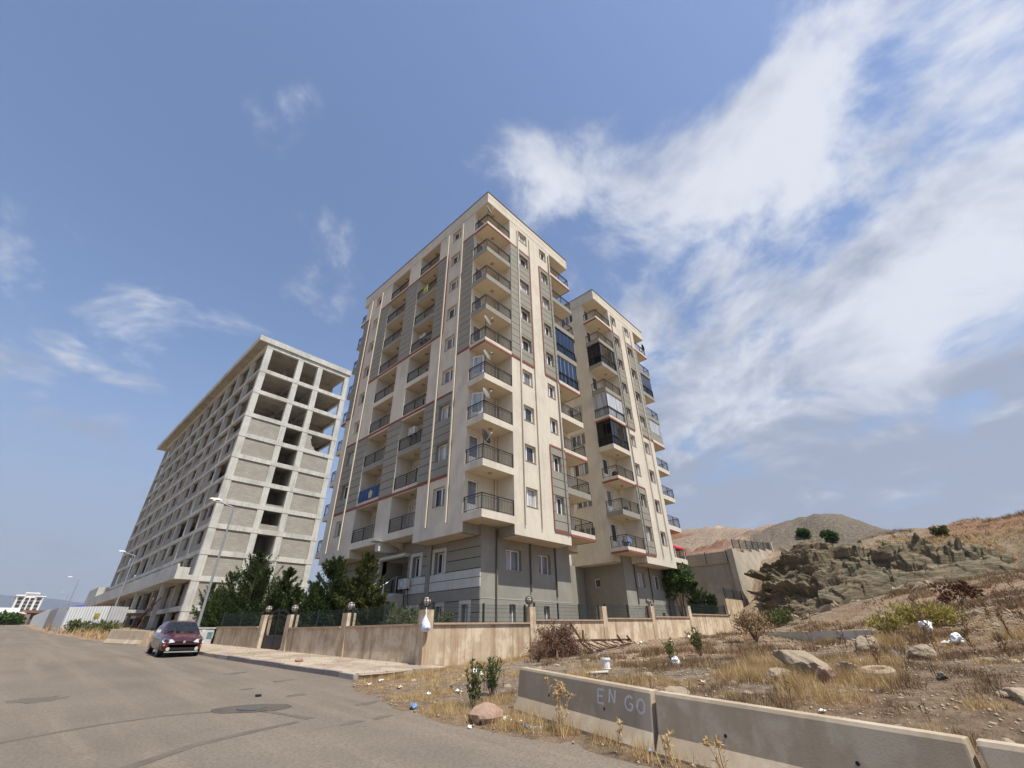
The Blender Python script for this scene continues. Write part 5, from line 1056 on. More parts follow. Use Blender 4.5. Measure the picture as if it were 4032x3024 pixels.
# dry grass, far too many blades to count
def grass():
    Vs, Fs = [], []; n0 = 0
    def add(x, y, h, nbl, wd):
        nonlocal n0
        n = len(x); z = ground(x, y); keep = (z > -1); x, y, z, h = x[keep], y[keep], z[keep], h[keep]; n = len(x)
        X = np.repeat(x, nbl)+rng.normal(0, .05, n*nbl)*(1+6*wd/.01*.1); Y = np.repeat(y, nbl)+rng.normal(0, .05, n*nbl)*(1+6*wd/.01*.1); Z = np.repeat(z, nbl)-.02; Hh = np.repeat(h, nbl)*rng.uniform(.5, 1.2, n*nbl)
        a = rng.uniform(0, 2*np.pi, n*nbl); ben = rng.uniform(.1, .75, n*nbl)*Hh; w = wd*rng.uniform(.6, 1.4, n*nbl); p = rng.uniform(0, 2*np.pi, n*nbl)
        B1 = np.stack([X+np.cos(p)*w, Y+np.sin(p)*w, Z], -1); B2 = np.stack([X-np.cos(p)*w, Y-np.sin(p)*w, Z], -1); Tt = np.stack([X+np.cos(a)*ben, Y+np.sin(a)*ben, Z+Hh], -1)
        V = np.stack([B1, B2, Tt], 1).reshape(-1, 3); Vs.append(V); Fs.append(np.arange(len(V)).reshape(-1, 3)+n0); n0 += len(V)
    def scatter(n, x0, x1, y0, y1, thr, nbl, h0, h1, wd, s=2.2, cond=None):
        x = rng.uniform(x0, x1, n); y = rng.uniform(y0, y1, n); f = fbm(x, y, s, 4); k = f > thr
        k &= ~((x > 6.6) & (x < 9.3) & (np.abs((x-7.86)-(y-4.22)*(.96/3.73)) < .36) & (y < 8.1))          # not inside the barriers
        k &= (y < 15.4) & ~((y > 14.3) & (x < 12)); k &= x > edge_x(y)+.12
        if cond is not None: k &= cond(x, y)
        x, y, f = x[k], y[k], f[k]; add(x, y, h0+(h1-h0)*sstep(f, thr, thr+.2)*rng.uniform(.6, 1, len(x)), nbl, wd)
    scatter(9000, 7, 13, 4, 15.4, .50, 11, .03, .18, .004, 1.0); scatter(8000, 8.4, 16, -3, 9, .55, 12, .03, .30, .005, 1.0); scatter(700, 6.95, 8.2, -2, 8, .35, 12, .08, .32, .005)
    scatter(6000, 14, 26, -4, 14, .60, 10, .05, .28, .007, 1.2); scatter(5000, 15, 24, -4, 3.0, .54, 10, .06, .45, .007, 1.2); scatter(2500, 24, 40, -5, 14, .60, 8, .08, .35, .012, 1.8); scatter(2500, 50, 75, -12, 3, .45, 7, .12, .4, .03, 6)
    scatter(900, 11.5, 20, 14.9, 15.7, .3, 10, .08, .25, .006); scatter(800, 12.0, 15.2, 1.6, 5, .3, 14, .12, .36, .005)
    V = np.concatenate(Vs); F = np.concatenate(Fs); o = link('dry_grass', npmesh('dry_grass', V, F, DRYG)); tag(o, 'golden dry grass covering the waste ground and slope', 'grass', kind='stuff')
    Vs.clear(); Fs.clear(); n0 = 0
    scatter(14000, 8.6, 17, -4, 9.5, .50, 9, .03, .22, .006, .8); scatter(15000, 15, 32, -6, 13, .52, 8, .04, .34, .010, 1.1); scatter(6000, 30, 44, -6, 14, .54, 7, .08, .4, .02, 1.6); scatter(2200, 50, 80, -14, 6, .56, 6, .15, .6, .03, 2.5)
    o = link('dry_scrub', npmesh('dry_scrub', np.concatenate(Vs), np.concatenate(Fs), DRYW)); tag(o, 'low brown dry scrub spread over the waste ground and slope', 'scrub', kind='stuff')
    Vs.clear(); Fs.clear(); n0 = 0
    x = rng.uniform(4.6, 9, 180); y = rng.uniform(44, 75, 180); k = (x > edge_x(y)+.4); add(x[k], y[k], rng.uniform(.3, .9, k.sum()), 10, .03); x = rng.uniform(8.4, 11.5, 500); y = rng.uniform(14.0, 14.75, 500); add(x, y, rng.uniform(.06, .22, 500), 9, .006)
    o = link('verge_grass', npmesh('verge_grass', np.concatenate(Vs), np.concatenate(Fs), DRYG)); tag(o, 'dry grass along the road verge and kerb', 'grass', kind='stuff')
grass()
# gravel
def gravel():
    n = 9000; x = rng.uniform(7, 34, n); y = rng.uniform(-4, 15.5, n); k = (x > edge_x(y)-.1) & ~((y > 14.3) & (x < 12)); x, y = x[k], y[k]; n = len(x); z = ground(x, y); s = rng.uniform(.010, .040, n)*(1+np.clip((x-14)/18, 0, .8)); 
    oc = np.array([(1, 0, 0), (-1, 0, 0), (0, 1, 0), (0, -1, 0), (0, 0, .7), (0, 0, -.7)]); of = np.array([(0, 2, 4), (2, 1, 4), (1, 3, 4), (3, 0, 4), (2, 0, 5), (1, 2, 5), (3, 1, 5), (0, 3, 5)])
    V = oc[None]*s[:, None, None]*rng.uniform(.6, 1.4, (n, 6, 1))+np.stack([x, y, z+s*.2], -1)[:, None, :]; F = of[None]+6*np.arange(n)[:, None, None]
    tag(link('gravel', npmesh('gravel', V.reshape(-1, 3), F.reshape(-1, 3), pm('gravel_pale', (.36, .285, .20), .95, .35, 6))), 'loose pale gravel scattered over the waste ground', 'gravel', kind='stuff')
gravel()
# dead conifer thrown against the wall
dt = thing('dead_tree', 'dead brown conifer lying against the ochre wall', 'tree', (18.2, 14.4, .75)); r_ = np.random.default_rng(5); st = MB(); Ps, Ds = [], []
for i in range(230):
    c = np.array([18.3+r_.normal(0, .62), 14.25+r_.normal(0, .35), .72+abs(r_.normal(.45, .42))]); b0 = np.array([18.3, 14.6, 1.0])*.6+c*.4; st.path([tuple(b0), tuple(b0*.5+c*.5+r_.normal(0, .08, 3)), tuple(c)], [.012, .008, .004], 4)
    m_ = 80; d = r_.normal(0, 1, (m_, 3)); d[:, 2] -= .5; s = r_.random((m_, 1)); Ps.append(c+d*s*.22+np.array([0, 0, -.22])*s); Ds.append(d+np.array([0, 0, -1.0]))
st.path([(16.9, 13.3, .75), (17.8, 14.0, 1.2), (18.4, 14.4, 1.9)], [.05, .04, .02], 6); st.path([(20.6, 14.0, .7), (19.2, 14.3, 1.3), (18.4, 14.5, 1.7)], [.02, .02, .015], 5); st.build('trunk', DRYB, dt); V, F = leaves(np.concatenate(Ps), np.concatenate(Ds), .15, .014, .5); link('dead_needles', npmesh('dead_needles', V, F, DEADN), dt)
leafy('dead_brush', 'small heap of dead brown brush beside the dead tree', 'brush', 16.0, 13.6, gz(16, 13.6), .55, .55, DEADN, 77, 700, .14, .012, 8)
# ------------------------------------------------------------------ rusty frame
fm = thing('steel_frame', 'rusty ladder-like steel frame lying in front of the ochre wall', 'frame', (22, 13.9, .9))
A0, A1, B0, B1 = Vector((18.9, 14.3, 1.40)), Vector((25.0, 14.5, 1.36)), Vector((19.1, 13.35, .92)), Vector((25.2, 14.3, 1.22))
MB().tube(A0, A1, .055, .05, 6).build('rail', RUST, fm); MB().tube(B0, B1, .055, .05, 6).build('rail', RUST, fm)
for i in range(6):
    f = .2+.14*i; MB().tube(A0.lerp(A1, f), B0.lerp(B1, f+.09), .03, k=5).build('rung', RUST, fm)
    MB().tube(A0.lerp(A1, f+.03), B0.lerp(B1, f-.02), .018, k=4).build('rung', RUST, fm)
for a, b in (((20.05, 14.25, 1.38), (19.4, 14.35, 2.12)), ((20.1, 14.2, 1.2), (20.25, 14.25, 1.82)), ((20.1, 14.2, 1.4), (19.5, 13.7, .8)), ((19.9, 14.3, 1.4), (20.2, 13.6, .8)), ((19.4, 14.35, 2.1), (19.35, 14.4, 1.3)), ((23.6, 14.4, 1.6), (23.9, 14.2, 1.1)), ((24.6, 14.4, 1.55), (25.0, 14.4, 1.3))): MB().tube(a, b, .045, k=4).build('bent_post', RUST, fm)
# ------------------------------------------------------------------ stones and litter
tag(boulder('concrete_lump', (7.5, 7.75, float(plane(7.5, 7.75))+.10), (.42, .30, .20), 2, STONEP, 3, .25), 'pink concrete lump at the road edge beside the green weeds', 'rubble')
def slabrock(name, c, s, rot, seed, mat, label):
    bm = bmesh.new(); bmesh.ops.create_cube(bm, size=1); bmesh.ops.subdivide_edges(bm, edges=bm.edges[:], cuts=6, use_grid_fill=True)
    for v in bm.verts:
        p = v.co.copy(); k = 1+.22*noise.noise(p*2.3+Vector((seed, 0, 0)))+.12*noise.noise(p*6+Vector((0, seed, 0))); v.co = Vector((p.x*s[0]*k, p.y*s[1]*k, (p.z+.08*math.floor(4*noise.noise(Vector((p.x*1.5, p.y*3, seed)))))*s[2]*k))
    me = bpy.data.meshes.new(name); bm.to_mesh(me); bm.free(); me.materials.append(mat); o = bpy.data.objects.new(name, me); COL.objects.link(o); o.location = c; o.rotation_euler = rot; return tag(o, label, 'rock')
def rk(c, sz, seed, lab, mat=None, rot=(0, 0, 0), name='boulder', dz=.0):
    o = angular(name, (c[0], c[1], gz(*c)+dz), sz, seed, mat, 4, 18, .10); o.rotation_euler = rot; return tag(o, lab, 'rock')
rk((13.2, 3.2), (.66, .34, .27), 4, 'big tilted brown boulder in the golden grass', STONE, (.2, -.35, 1.0), dz=.22); rk((12.75, 2.75), (.42, .3, .26), 9, 'smaller reddish rock beside the big boulder', STONEP, (.1, .2, .4), dz=.08); rk((13.8, 2.5), (.5, .25, .16), 19, 'flat grey rock slab just behind the big boulder', STONE, (.1, .05, .2), dz=.08)
rk((12.6, 3.7), (.35, .25, .2), 29, 'blunt rock half buried before the big boulder', STONE, dz=.05); rk((16.45, 1.33), (.36, .32, .24), 6, 'angular brown boulder on the open slope', dz=.08); rk((18.3, 2.67), (.45, .36, .28), 7, 'angular boulder below the end of the channel wall', dz=.08); rk((10.9, 5.3), (.3, .22, .14), 37, 'pale flat rock close behind the chalked barrier', dz=.03); rk((11.7, -.35), (.7, .45, .16), 13, 'smooth grey concrete slab tilted on the slope', BARC, (.1, -.15, .5), dz=.03)
for i in range(16):
    t_ = random.random(); x = 40.5+random.random()*3.2; y = -3+random.random()*15; rk((x, y), (random.uniform(.2, .6), random.uniform(.2, .5), random.uniform(.15, .4)), 200+i, 'broken rock block fallen below the rock face', STONE, (random.random(), random.random(), random.random()*6), dz=.05)['group'] = 'fallen blocks below the rock face'
rg = MB(); rg.lathe([(.30, -.05), (.32, .07), (.27, .12), (.17, .11), (.14, .04), (.15, -.05)], (0, 0, 0), 14); rg.map(lambda x, y, z: (13.3+x*1.1, 1.9+y, gz(13.3, 1.9)+.06+z+.12*x)); tag(rg.build('concrete_ring', BARC), 'broken pinkish concrete ring lying on the slope', 'ring')
pro = [angular('stone', (0, 0, -50), (1, 1, .7), 20+i, (STONE, STONE, BARC, STONEP, STONE)[i % 5], 2, 12) for i in range(5)]
cnt = 0
while cnt < 110:
    x = 8.6+abs(random.gauss(0, 6.5)); y = random.uniform(-2.5, 13.5)
    if x < float(edge_x(y))+.3 or x > 30 or (x < 9.4 and y < 8.3): continue
    o = pro[cnt] if cnt < 5 else pro[cnt % 5].copy()
    if cnt >= 5: COL.objects.link(o)
    s = random.uniform(.035, .12)*(1+max(0, x-12)*.04)*(1.6 if random.random() < .12 else 1); o.scale = (s*random.uniform(.8, 1.5), s, s*random.uniform(.6, 1)); o.rotation_euler = (random.uniform(-.3, .3), random.uniform(-.3, .3), random.uniform(0, 6)); o.location = (x, y, gz(x, y)-s*.05)
    tag(o, 'loose stone on the dry waste ground', 'stone', 'loose stones on the waste ground'); cnt += 1
def scrap(mat, s, seed):
    r_ = np.random.default_rng(seed); n = 6; u = np.linspace(-.5, .5, n); X, Y = np.meshgrid(u, u, indexing='ij'); a = np.stack([X*s*1.3+r_.normal(0, s*.08, X.shape), Y*s*.8+r_.normal(0, s*.08, X.shape), np.abs(r_.normal(0, s*.22, X.shape))], -1).reshape(-1, 3); b = a+np.array([0, 0, s*.04]); N2 = n*n
    F = grid_faces(n, n); return npmesh('litter', np.r_[a, b], np.r_[F, F[:, ::-1]+N2], mat)
SC = [scrap(m_, 1.0, 70+i) for i, m_ in enumerate((WHITEP, WHITEP, BLUEP, BLACKP, pm('card_tan', (.5, .38, .24), .9, .15)))]
LIT = [(7.67, 7.46), (7.72, 7.1), (7.75, 7.3), (7.5, 6.7), (6.9, 7.6), (7.15, 7.55), (7.9, 7.6), (8.4, 8.7), (10.6, 11.5), (10.9, 11.9), (11.4, 12.1), (11.0, 12.6), (12.2, 13.2), (9.6, 11.4), (9.2, 10.6), (8.6, 12.4), (8.5, 11.0), (8.2, 13.4), (8.9, 13.9), (7.6, 4.3), (12.8, 8.7), (11.6, 7.4), (10.3, 6.2), (12.0, 5.2), (10.1, 2.4), (9.6, 1.9), (14.6, 7.3), (16.5, 9.5), (19, 12.5), (22.5, 13.5), (26, 14.4), (27.5, 13.2), (36, 10.6), (30, 7.9), (15.5, 2.5), (17.2, 1.9), (18.1, .8), (13.4, .9), (14.3, 3.3), (20.4, 14.8), (33, 14.6), (6.9, 5.6), (6.3, 8.4), (7.2, 9.8)]
for i, (x, y) in enumerate(LIT):
    o = bpy.data.objects.new('litter', SC[(0, 1, 0, 2, 1, 3, 0, 4)[i % 8]]); COL.objects.link(o); s = random.uniform(.06, .18)*(1+max(0, x-11)*.04); o.scale = (s, s, s); o.rotation_euler = (random.uniform(-.3, .3), random.uniform(-.3, .3), random.uniform(0, 6)); o.location = (x, y, gz(x, y)+.02+.03*s)
    tag(o, ('crumpled scrap of pale plastic litter on the dirt' if (i % 8) not in (3, 5, 7) else 'crumpled dark or coloured scrap of litter on the dirt'), 'litter', 'pale litter scraps' if (i % 8) not in (3, 5, 7) else 'coloured litter scraps')
for (x, y, z, s, lab) in ((23.9, 2.55, .35, .21, 'white plastic bag caught beside the yellow bush'), (19.96, 1.2, .22, .20, 'white plastic bag snagged on the dark dry weeds'), (18.0, .55, .05, .17, 'dull grey plastic bag lying on the slope'), (14.9, 7.15, .02, .16, 'white plastic bag under the tiny weed on the gravel'), (8.05, 35.0, -.02, .18, 'white bag left on the pavement beside the parked car'), (11.1, 12.0, .02, .17, 'white plastic bag on the ground near the wall foot')):
    zz = gz(x, y) if y < 34 else float(plane(8.05, 35))+.14
    tag(boulder('plastic_bag', (x, y, zz+z+s*.4), (s, s*.8, s*.8), int(x*7), WHITEP, 3, .45), lab, 'bag')
tag(MB().lathe([(0, 0), (.13, 0), (.15, .02), (.12, .04), (.12, .24), (.15, .25), (.15, .30), (.0, .30)], (13.5, 8.75, gz(13.5, 8.75)), 14).build('plastic_stool', WHITEP), 'small white plastic stool drum on the gravel', 'stool'); bd = MB().box(-.35, .35, -.16, .16, 0, .03); bd.map(lambda x, y, z: (12.75+x*.5-y*.8, 8.6-x*.8-y*.5, gz(12.75, 8.6)+.05+z+.05*x)); tag(bd.build('white_board', WHITEP), 'flat white board lying beside the plastic stool', 'board')
tag(MB().tube((7.5, 6.75, .14), (7.62, 6.42, .14), .04, k=10).build('plastic_bottle', glassm('bottle_plastic', (.30, .32, .30), .15)), 'empty plastic bottle lying by the barrier foot', 'bottle')
tag(MB().box(5.35, 5.47, 13.9, 14.0, float(plane(5.4, 13.9))+.001, float(plane(5.4, 13.9))+.05).build('brick_chip', BLACKP), 'small dark chip lying on the road', 'debris'); tag(boulder('road_stone', (9.1, 20.2, float(plane(9.1, 20.2))+.19), (.17, .14, .1), 3, STONEP, 2), 'reddish broken stone on the pavement', 'stone')
# leaf litter and dirt crumbs on the pavement
n = 800; y = rng.uniform(15, 34, n); u = rng.random(n)**1.6; x = (edge_x(y)+.25)*u+(WX(y)-.1)*(1-u); P = np.stack([x, y, plane(x, y)+.15], -1); V, F = leaves(P, np.c_[rng.normal(0, 1, (n, 2)), np.zeros(n)], .04, .012, .2)
tag(link('leaf_litter', npmesh('leaf_litter', V, F, DRYW)), 'dry leaf litter and crumbs along the pavement wall', 'litter', kind='stuff')
# hanging bag on the corner pillar
pb_ = thing('carrier_bag', 'white and blue carrier bag tied to the corner pillar', 'bag', (11.72, 15.68, 1.85)); bgm = pm('bag_print', (.62, .66, .72), .5, .15, 9, blotch=(.12, .22, .45), bl_scale=6, bl=(.55, .62))
MB().lathe([(.001, -.30), (.12, -.29), (.19, -.22), (.20, -.12), (.16, .0), (.09, .14), (.035, .26), (.02, .32)], (11.76, 15.66, 2.1), 14).map(lambda x, y, z: (x+.02*math.sin(9*z+5*y), y+.02*math.sin(8*z+4*x), z)).build('bag_body', bgm, pb_, True); MB().path([(11.76, 15.66, 2.4), (11.86, 15.8, 2.6), (12.0, 16.0, 2.68)], .012, 5).build('bag_handles', WHITEP, pb_)
# ------------------------------------------------------------------ things on the balconies
def dish(x, y, z, az, label, mat, rad=.38):
    t = thing('satellite_dish', label, 'satellite dish', (x, y, z), 'satellite dishes on the balconies'); d = Vector((math.cos(az), math.sin(az), .30)).normalized(); c = Vector((x, y, z+.50))
    MB().tube((x, y, z), (x, y, z+.6), .022, k=6).build('mast', IRON, t); MB().lathe([(.001, .0)]+[(rad*i/6, .28*rad*(i/6)**2) for i in range(1, 7)]+[(rad, .28*rad+.012), (.001, .014)], c+d*.04, 18, d).build('reflector', mat, t, True)
    f = c+d*(rad*1.15); MB().path([tuple(c-Vector((0, 0, rad*.9))+d*.08), tuple(f)], .012, 5).build('feed_arm', PVC, t); MB().lathe([(.001, -.05), (.04, -.05), (.04, .04), (.02, .06), (.001, .06)], f, 8, d).build('receiver', WHITEP, t)
for k, lab, mt, r0 in ((9, 'satellite dish on the topmost corner balcony of the first tower', DISHM, .40), (5, 'grey satellite dish on the corner balcony with red edge halfway up the first tower', DISHM, .40), (4, 'satellite dish on the corner balcony just below the red edged one', DISHM, .38), (3, 'satellite dish above the corner balcony with the open door, third from the bottom', DISHM, .38), (2, 'black satellite dish on the second corner balcony from the bottom', DISHB, .42)):
    dish(XL+.12, YF+.10, zk(k)+.86, R(-73), lab, mt, r0*1.15)
dish(43.2, 18.1, zk(9)+.75, R(-60), 'dark satellite dish on the far end top balcony of the second tower', DISHB, .42)
def aircon(x, y, z, label):
    t = thing('air_conditioner', label, 'air conditioner', (x, y, z), 'outdoor air conditioner units'); MB().box(x, x+.30, y-.42, y+.42, z, z+.58).build('casing', pm('ac_paint', (.60, .585, .53), .6, .06, 2, streak=.3), t); o = MB().lathe([(0, -.004), (.22, -.004), (.235, .012), (.25, .0)], (x-.003, y+.10, z+.29), 18, (-1, 0, 0)).build('fan_grille', BLACKP, t)
    MB().box(x+.05, x+.3, y-.35, y-.31, z-.08, z-.001).box(x+.05, x+.3, y+.31, y+.35, z-.08, z-.001).build('bracket', IRON, t); MB().path([(x+.15, y-.43, z+.1), (x+.2, y-.46, z-.5), (x+.28, y-.46, z-1.2)], .02, 5).build('hose', BLACKP, t)
aircon(17.15, 25.6, 4.28, 'outdoor air conditioner hung beside the entrance stairs'); aircon(16.75, 25.85, zk(3)+1.35, 'outdoor air conditioner inside the third floor street balcony'); aircon(16.75, 25.85, zk(6)+1.3, 'outdoor air conditioner inside the sixth floor street balcony'); aircon(17.0, 25.8, zk(9)+.2, 'outdoor air conditioner on the top street balcony')
bn = thing('banner', 'dark blue banner with pale emblem hung on a lower street balcony rail', 'banner', (XL, 29.9, zk(2))); mb = MB(); ny = 24
for i in range(ny+1): y = 28.45+2.9*i/ny; x = XL-.02-.02*math.sin(i*1.3); mb.v += [(x, y, zk(2)+.02), (x, y, zk(2)+.95), (x+.012, y, zk(2)+.02), (x+.012, y, zk(2)+.95)]
for i in range(ny): mb.f += [(4*i, 4*i+1, 4*i+5, 4*i+4), (4*i+2, 4*i+6, 4*i+7, 4*i+3), (4*i+1, 4*i+3, 4*i+7, 4*i+5)]
mb.build('cloth', NAVY, bn); em = MB(); em.v = [(XL-.055, 29.35, zk(2)+.12), (XL-.055, 29.75, zk(2)+.12), (XL-.055, 29.85, zk(2)+.55), (XL-.055, 29.55, zk(2)+.72), (XL-.055, 29.25, zk(2)+.55)]; em.f = [(0, 1, 2, 3, 4)]; em.build('emblem', pm('emblem_tan', (.42, .40, .26), .8, .2, 8), bn)
sg = thing('sale_sign', 'small yellow sale board hung on a high street balcony rail', 'sign', (XL, 25.3, zk(8))); MB().box(XL-.03, XL-.01, 25.0, 25.6, zk(8)+.12, zk(8)+.92).build('board', YELLOW, sg)
fnt = MB()
for r0, n_ in ((.72, 7), (.40, 9), (.2, 6)):
    for i in range(n_): yy = 25.58-i*.56/n_; fnt.box(XL-.034, XL-.031, yy-.56/n_*.6, yy, zk(8)+r0, zk(8)+r0+(.14 if r0 > .6 else .12))
fnt.build('lettering', BLACKP, sg)
# second tower odds and ends
t2 = lambda x, y, z: (59.8-x, y+.5, z)
p = t2(25.0, 18.1, zk(1)+.01); dr = thing('blue_drum', 'blue plastic tub leaning on the lowest balcony of the second tower', 'drum', p); MB().lathe([(0, 0), (.38, .0), (.42, .30), (.40, .32), (.0, .30)], (p[0]-.9, p[1]+.2, p[2]+.55), 14, (-.6, -.75, .2)).build('tub', BLUEP, dr)
chh = thing('balcony_chair', 'old dark chair standing on the lowest balcony of the second tower', 'chair', (33.4, 18.3, zk(1))); MB().box(33.2, 33.6, 18.2, 18.6, zk(1)+.42, zk(1)+.48).build('seat', BARK, chh); MB().box(33.2, 33.6, 18.6, 18.64, zk(1)+.48, zk(1)+.98).build('backrest', BARK, chh)
for a in (33.22, 33.55):
    for b in (18.22, 18.58): MB().box(a, a+.04, b, b+.04, zk(1)+.01, zk(1)+.42).build('leg', BARK, chh)
tag(MB().lathe([(0, 0), (.17, 0), (.21, .32), (.22, .36), (.19, .36), (.0, .05)], (33.6, 18.2, zk(2)+.03), 14).build('bucket', pm('bucket_teal', (.05, .12, .115), .5)), 'dark teal bucket on the second balcony up of the second tower', 'bucket')
tag(boulder('rolled_rug', (33.0, 18.4, zk(3)+.28), (.36, .28, .26), 4, pm('rug_brown', (.05, .025, .025), .95, .3, 8), 3, .2), 'dark brown bundle on the third balcony of the second tower', 'bundle')
cn_ = thing('red_canopy', 'red gazebo canopy on the far end lowest balcony of the second tower', 'canopy', (42.3, 18.6, zk(1)+.02)); mb = MB(); xa, xb, ya, yb_, zt_ = 41.2, 43.3, 17.95, 19.4, zk(1)+1.0
mb.v = [(xa, ya, zt_), (xb, ya, zt_), (xb, yb_, zt_), (xa, yb_, zt_), ((xa+xb)/2, (ya+yb_)/2, zt_+.45), (xa, ya, zt_-.12), (xb, ya, zt_-.12), (xb, yb_, zt_-.12), (xa, yb_, zt_-.12)]; mb.f = [(0, 1, 4), (1, 2, 4), (2, 3, 4), (3, 0, 4), (0, 5, 6, 1), (1, 6, 7, 2), (2, 7, 8, 3), (3, 8, 5, 0)]; mb.build('canvas', REDC, cn_)
for x in (xa+.05, xb-.05):
    for y in (ya+.05, yb_-.05): MB().box(x-.03, x+.03, y-.03, y+.03, zk(1)+.03, zt_-.1).build('post', PVC, cn_)
# ------------------------------------------------------------------ parked car
def car():
    M = Matrix.Translation((6.88, 29.65, float(plane(6.88, 29.65))+.005)) @ Matrix.Rotation(R(-3.5), 4, 'Z') @ Matrix.Rotation(.043, 4, 'X'); M4 = [list(r) for r in M]
    t = thing('parked_car', 'dark red hatchback car parked at the kerb facing the waste ground', 'car', tuple(M.translation)); WORLD[t.name] = Matrix.Translation(M.translation)
    Tm = lambda x, y, z: tuple(M @ Vector((x, y, z)))
    PAINT = bpy.data.materials.new('car_paint'); PAINT.use_nodes = True; b = PAINT.node_tree.nodes['Principled BSDF']; b.inputs['Base Color'].default_value = (.065, .008, .017, 1); b.inputs['Roughness'].default_value = .28; b.inputs['Metallic'].default_value = .2; b.inputs['Coat Weight'].default_value = .8; b.inputs['Coat Roughness'].default_value = .06
    ng = PAINT.node_tree; nz = N(ng, 'ShaderNodeTexNoise'); nz.inputs['Scale'].default_value = 4; ng.links.new(mrange(ng, nz.outputs[0], .35, .7, .22, .5), b.inputs['Roughness'])
    def loft(st, ring, name, mat, smooth=True):
        mb = MB(); rings = [ring(*s) for s in st]; k = len(rings[0])
        for s, rg_ in zip(st, rings): mb.v += [(x, s[0], z) for x, z in rg_]
        for i in range(len(st)-1):
            for j in range(k): q = (j+1) % k; mb.f.append((i*k+j, i*k+q, (i+1)*k+q, (i+1)*k+j))
        mb.f += [tuple(range(k)), tuple(range((len(st)-1)*k, len(st)*k))[::-1]]; return mb.map(Tm).build(name, mat, t, smooth)
    def ring(y, w, zb, zt, cr):
        h = zt-zb; half = [(w*.80, zb), (w*.97, zb+.06), (w, zb+h*.35), (w*1.0, zb+h*.62), (w*.965, zt-h*.10), (w*.88, zt-.01), (w*.5, zt+cr*.8), (0, zt+cr)]; return half+[(-x, z) for x, z in half[-2::-1]]
    body = [(-2.08, .58, .30, .60, .01), (-2.05, .68, .25, .66, .02), (-1.93, .78, .22, .72, .03), (-1.7, .83, .20, .78, .035), (-1.35, .85, .20, .85, .04), (-.98, .855, .20, .93, .04), (-.5, .855, .20, .95, .03), (.6, .855, .20, .97, .02), (1.3, .85, .22, .99, .02), (1.8, .82, .25, 1.0, .02), (2.02, .76, .30, .98, .01), (2.09, .68, .36, .90, .0)]
    loft(body, ring, 'body', PAINT)
    def cring(y, wb, wt, zt):
        zb = .90; half = [(wb, zb), (wb*.985, zb+(zt-zb)*.25), ((wb+wt)/2*1.02, zb+(zt-zb)*.62), (wt*1.03, zt-.05), (wt*.9, zt-.012), (wt*.5, zt+.012), (0, zt+.016)]; return half+[(-x, z) for x, z in half[-2::-1]]
    cab = [(-1.0, .76, .72, .95), (-.62, .78, .66, 1.19), (-.28, .785, .60, 1.385), (0, .79, .585, 1.435), (.4, .79, .58, 1.455), (.9, .785, .57, 1.435), (1.35, .77, .56, 1.37), (1.7, .75, .57, 1.22), (2.02, .72, .62, .97)]
    loft(cab, cring, 'cabin', PAINT)
    GC = GLK
    def pt(y, f):   # point on the cabin side at height fraction f
        import bisect
        ys_ = [c[0] for c in cab]; i = max(0, min(len(cab)-2, bisect.bisect(ys_, y)-1)); u = (y-ys_[i])/(ys_[i+1]-ys_[i]); wb, wt, zt = [cab[i][q]*(1-u)+cab[i+1][q]*u for q in (1, 2, 3)]
        ks = [(0, wb, .90), (.25, wb*.985, .90+(zt-.9)*.25), (.62, (wb+wt)/2*1.02, .9+(zt-.9)*.62), (.94, wt*1.03, zt-.05)]
        for a, c in zip(ks, ks[1:]):
            if f <= c[0] or c is ks[-1]: v = (f-a[0])/(c[0]-a[0]); return a[1]*(1-v)+c[1]*v, a[2]*(1-v)+c[2]*v
    # windscreen follows the first three cabin stations
    ws = MB(); n = 8
    def top(y, f):
        ys_ = [c[0] for c in cab]; i = max(0, max(j for j in range(len(cab)-1) if ys_[j] <= y)); u = (y-ys_[i])/(ys_[i+1]-ys_[i]); wt = cab[i][2]*(1-u)+cab[i+1][2]*u; zt = cab[i][3]*(1-u)+cab[i+1][3]*u; return f*wt*.93, zt+.045-.02*abs(f)
    yy = [-.93, -.76, -.6, -.45, -.33]
    for y in yy:
        for j in range(n+1): f = -1+2*j/n; x, z = top(y, f); ws.v.append((x, y-.012, z))
    for i in range(len(yy)-1):
        for j in range(n): ws.f.append((i*(n+1)+j, i*(n+1)+j+1, (i+1)*(n+1)+j+1, (i+1)*(n+1)+j))
    ws.map(Tm).build('windscreen', glassm('windscreen_glass', (.02, .024, .028), .05, .3), t, True)
    for s in (-1, 1):
        for y0, y1 in ((-.55, .28), (.34, 1.15)):
            m_ = MB(); k = 5
            for i in range(k+1):
                y = y0+(y1-y0)*i/k
                for f in (.16, .5, .88 if y > -.3 else .75): x, z = pt(y, f); m_.v.append((s*(x+.008), y, z))
            for i in range(k):
                for j in range(2): m_.f.append((3*i+j, 3*i+3+j, 3*i+4+j, 3*i+1+j))
            m_.map(Tm).build('side_window', GC, t, True)
        mi = MB().box(s*.86, s*1.02, -.72, -.60, .96, 1.08).map(Tm).build('door_mirror', pm('mirror_shell', (.6, .58, .56), .25, .05, spec=.6), t)
        # headlight wrapped on the corner
        hl = MB(); hl.v = [(s*.36, -2.075, .60), (s*.50, -2.05, .72), (s*.80, -1.84, .75), (s*.835, -1.72, .66), (s*.79, -1.93, .575), (s*.58, -2.07, .575)]; hl.v += [(x*.97, y+.06, z) for x, y, z in hl.v[:6]]; hl.f = [(0, 1, 2, 3, 4, 5), (11, 10, 9, 8, 7, 6)]+[(i, 6+i, 6+(i+1) % 6, (i+1) % 6) for i in range(6)]; hl.v = [(x*1.012, y-.022, z) for x, y, z in hl.v]
        hl.map(Tm).build('headlight', pm('headlamp', (.62, .64, .66), .12, .15, 12, spec=.8), t)
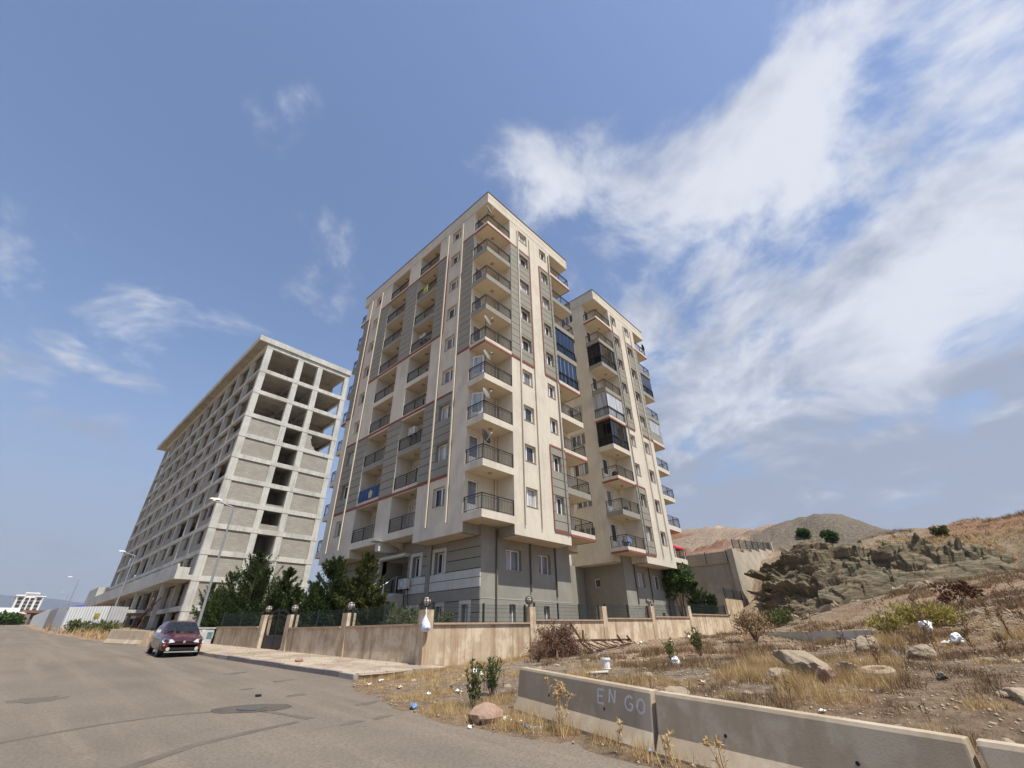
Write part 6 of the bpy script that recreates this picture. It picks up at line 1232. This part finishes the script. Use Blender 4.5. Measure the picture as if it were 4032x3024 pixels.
        MB().box(s*.72-.06, s*.72+.06, -2.03, -1.9, .455, .505).map(Tm).build('indicator', pm('amber', (.75, .2, .03), .3), t); MB().lathe([(0, .0), (.075, 0), (.085, -.03)], (s*.56, -2.085, .33), 12, (0, -1, 0)).map(Tm).build('fog_lamp', pm('fog', (.55, .53, .42), .2, .1), t)
        for y in (-1.32, 1.29):
            w = MB().lathe([(.20, -.10), (.305, -.095), (.315, -.05), (.315, .05), (.305, .095), (.20, .10)], (s*.745, y, .313), 22, (s, 0, 0)).map(Tm).build('wheel', BLACKP, t); rm = MB().lathe([(0, .07), (.05, .085), (.06, .06), (.19, .075), (.205, .10), (.215, .095)], (s*.745, y, .313), 20, (s, 0, 0)); rm.map(Tm).build('rim', pm('rim_silver', (.5, .5, .5), .35, .1, metal=.6), w)
            MB().lathe([(.0, .0), (.355, .0), (.36, -.02)], (s*.862, y, .325), 22, (s, 0, 0)).map(lambda x, yq, z: Tm(x, yq, max(z, .2))).build('wheel_arch', GRAYD, t) if False else None
    MB().box(-.34, .34, -2.10, -2.06, .575, .645).map(Tm).build('grille', BLACKP, t); MB().lathe([(0, .0), (.055, .0), (.06, -.02)], (0, -2.108, .612), 14, (0, -1, 0)).map(Tm).build('emblem', STEEL, t); MB().box(-.50, .50, -2.10, -2.03, .285, .385).map(Tm).build('lower_intake', BLACKP, t); MB().box(-.66, .66, -2.10, -1.98, .19, .235).map(Tm).build('bumper_lip', pm('lip_grey', (.32, .33, .30), .6), t)
    MB().box(-.62, .62, -2.098, -2.0, .50, .565).map(Tm).build('bumper_strip', PAINT, t); MB().path([(-.6, -1.0, .985), (-.1, -.92, 1.02)], .01, 4).map(Tm).build('wiper', BLACKP, t); MB().path([(.05, -1.0, .99), (.55, -.92, 1.01)], .01, 4).map(Tm).build('wiper', BLACKP, t)
    MB().box(-.55, .05, -.90, -.87, .985, 1.01).map(Tm).build('sun_shade', PVC, t)
car()

# ------------------------------------------------------------------ air
hz = bpy.data.materials.new('thin_haze'); hz.use_nodes = True; ht = hz.node_tree; ht.nodes.remove(ht.nodes['Principled BSDF']); pvn = N(ht, 'ShaderNodeVolumePrincipled'); pvn.inputs['Color'].default_value = (.80, .87, 1.0, 1); pvn.inputs['Density'].default_value = .00011; pvn.inputs['Anisotropy'].default_value = .2
ht.links.new(pvn.outputs[0], ht.nodes['Material Output'].inputs['Volume'])
tag(MB().box(-11000, 11000, -11000, 11000, -400, 540).build('haze', hz), 'thin blue summer haze over the whole place', 'haze', kind='stuff')
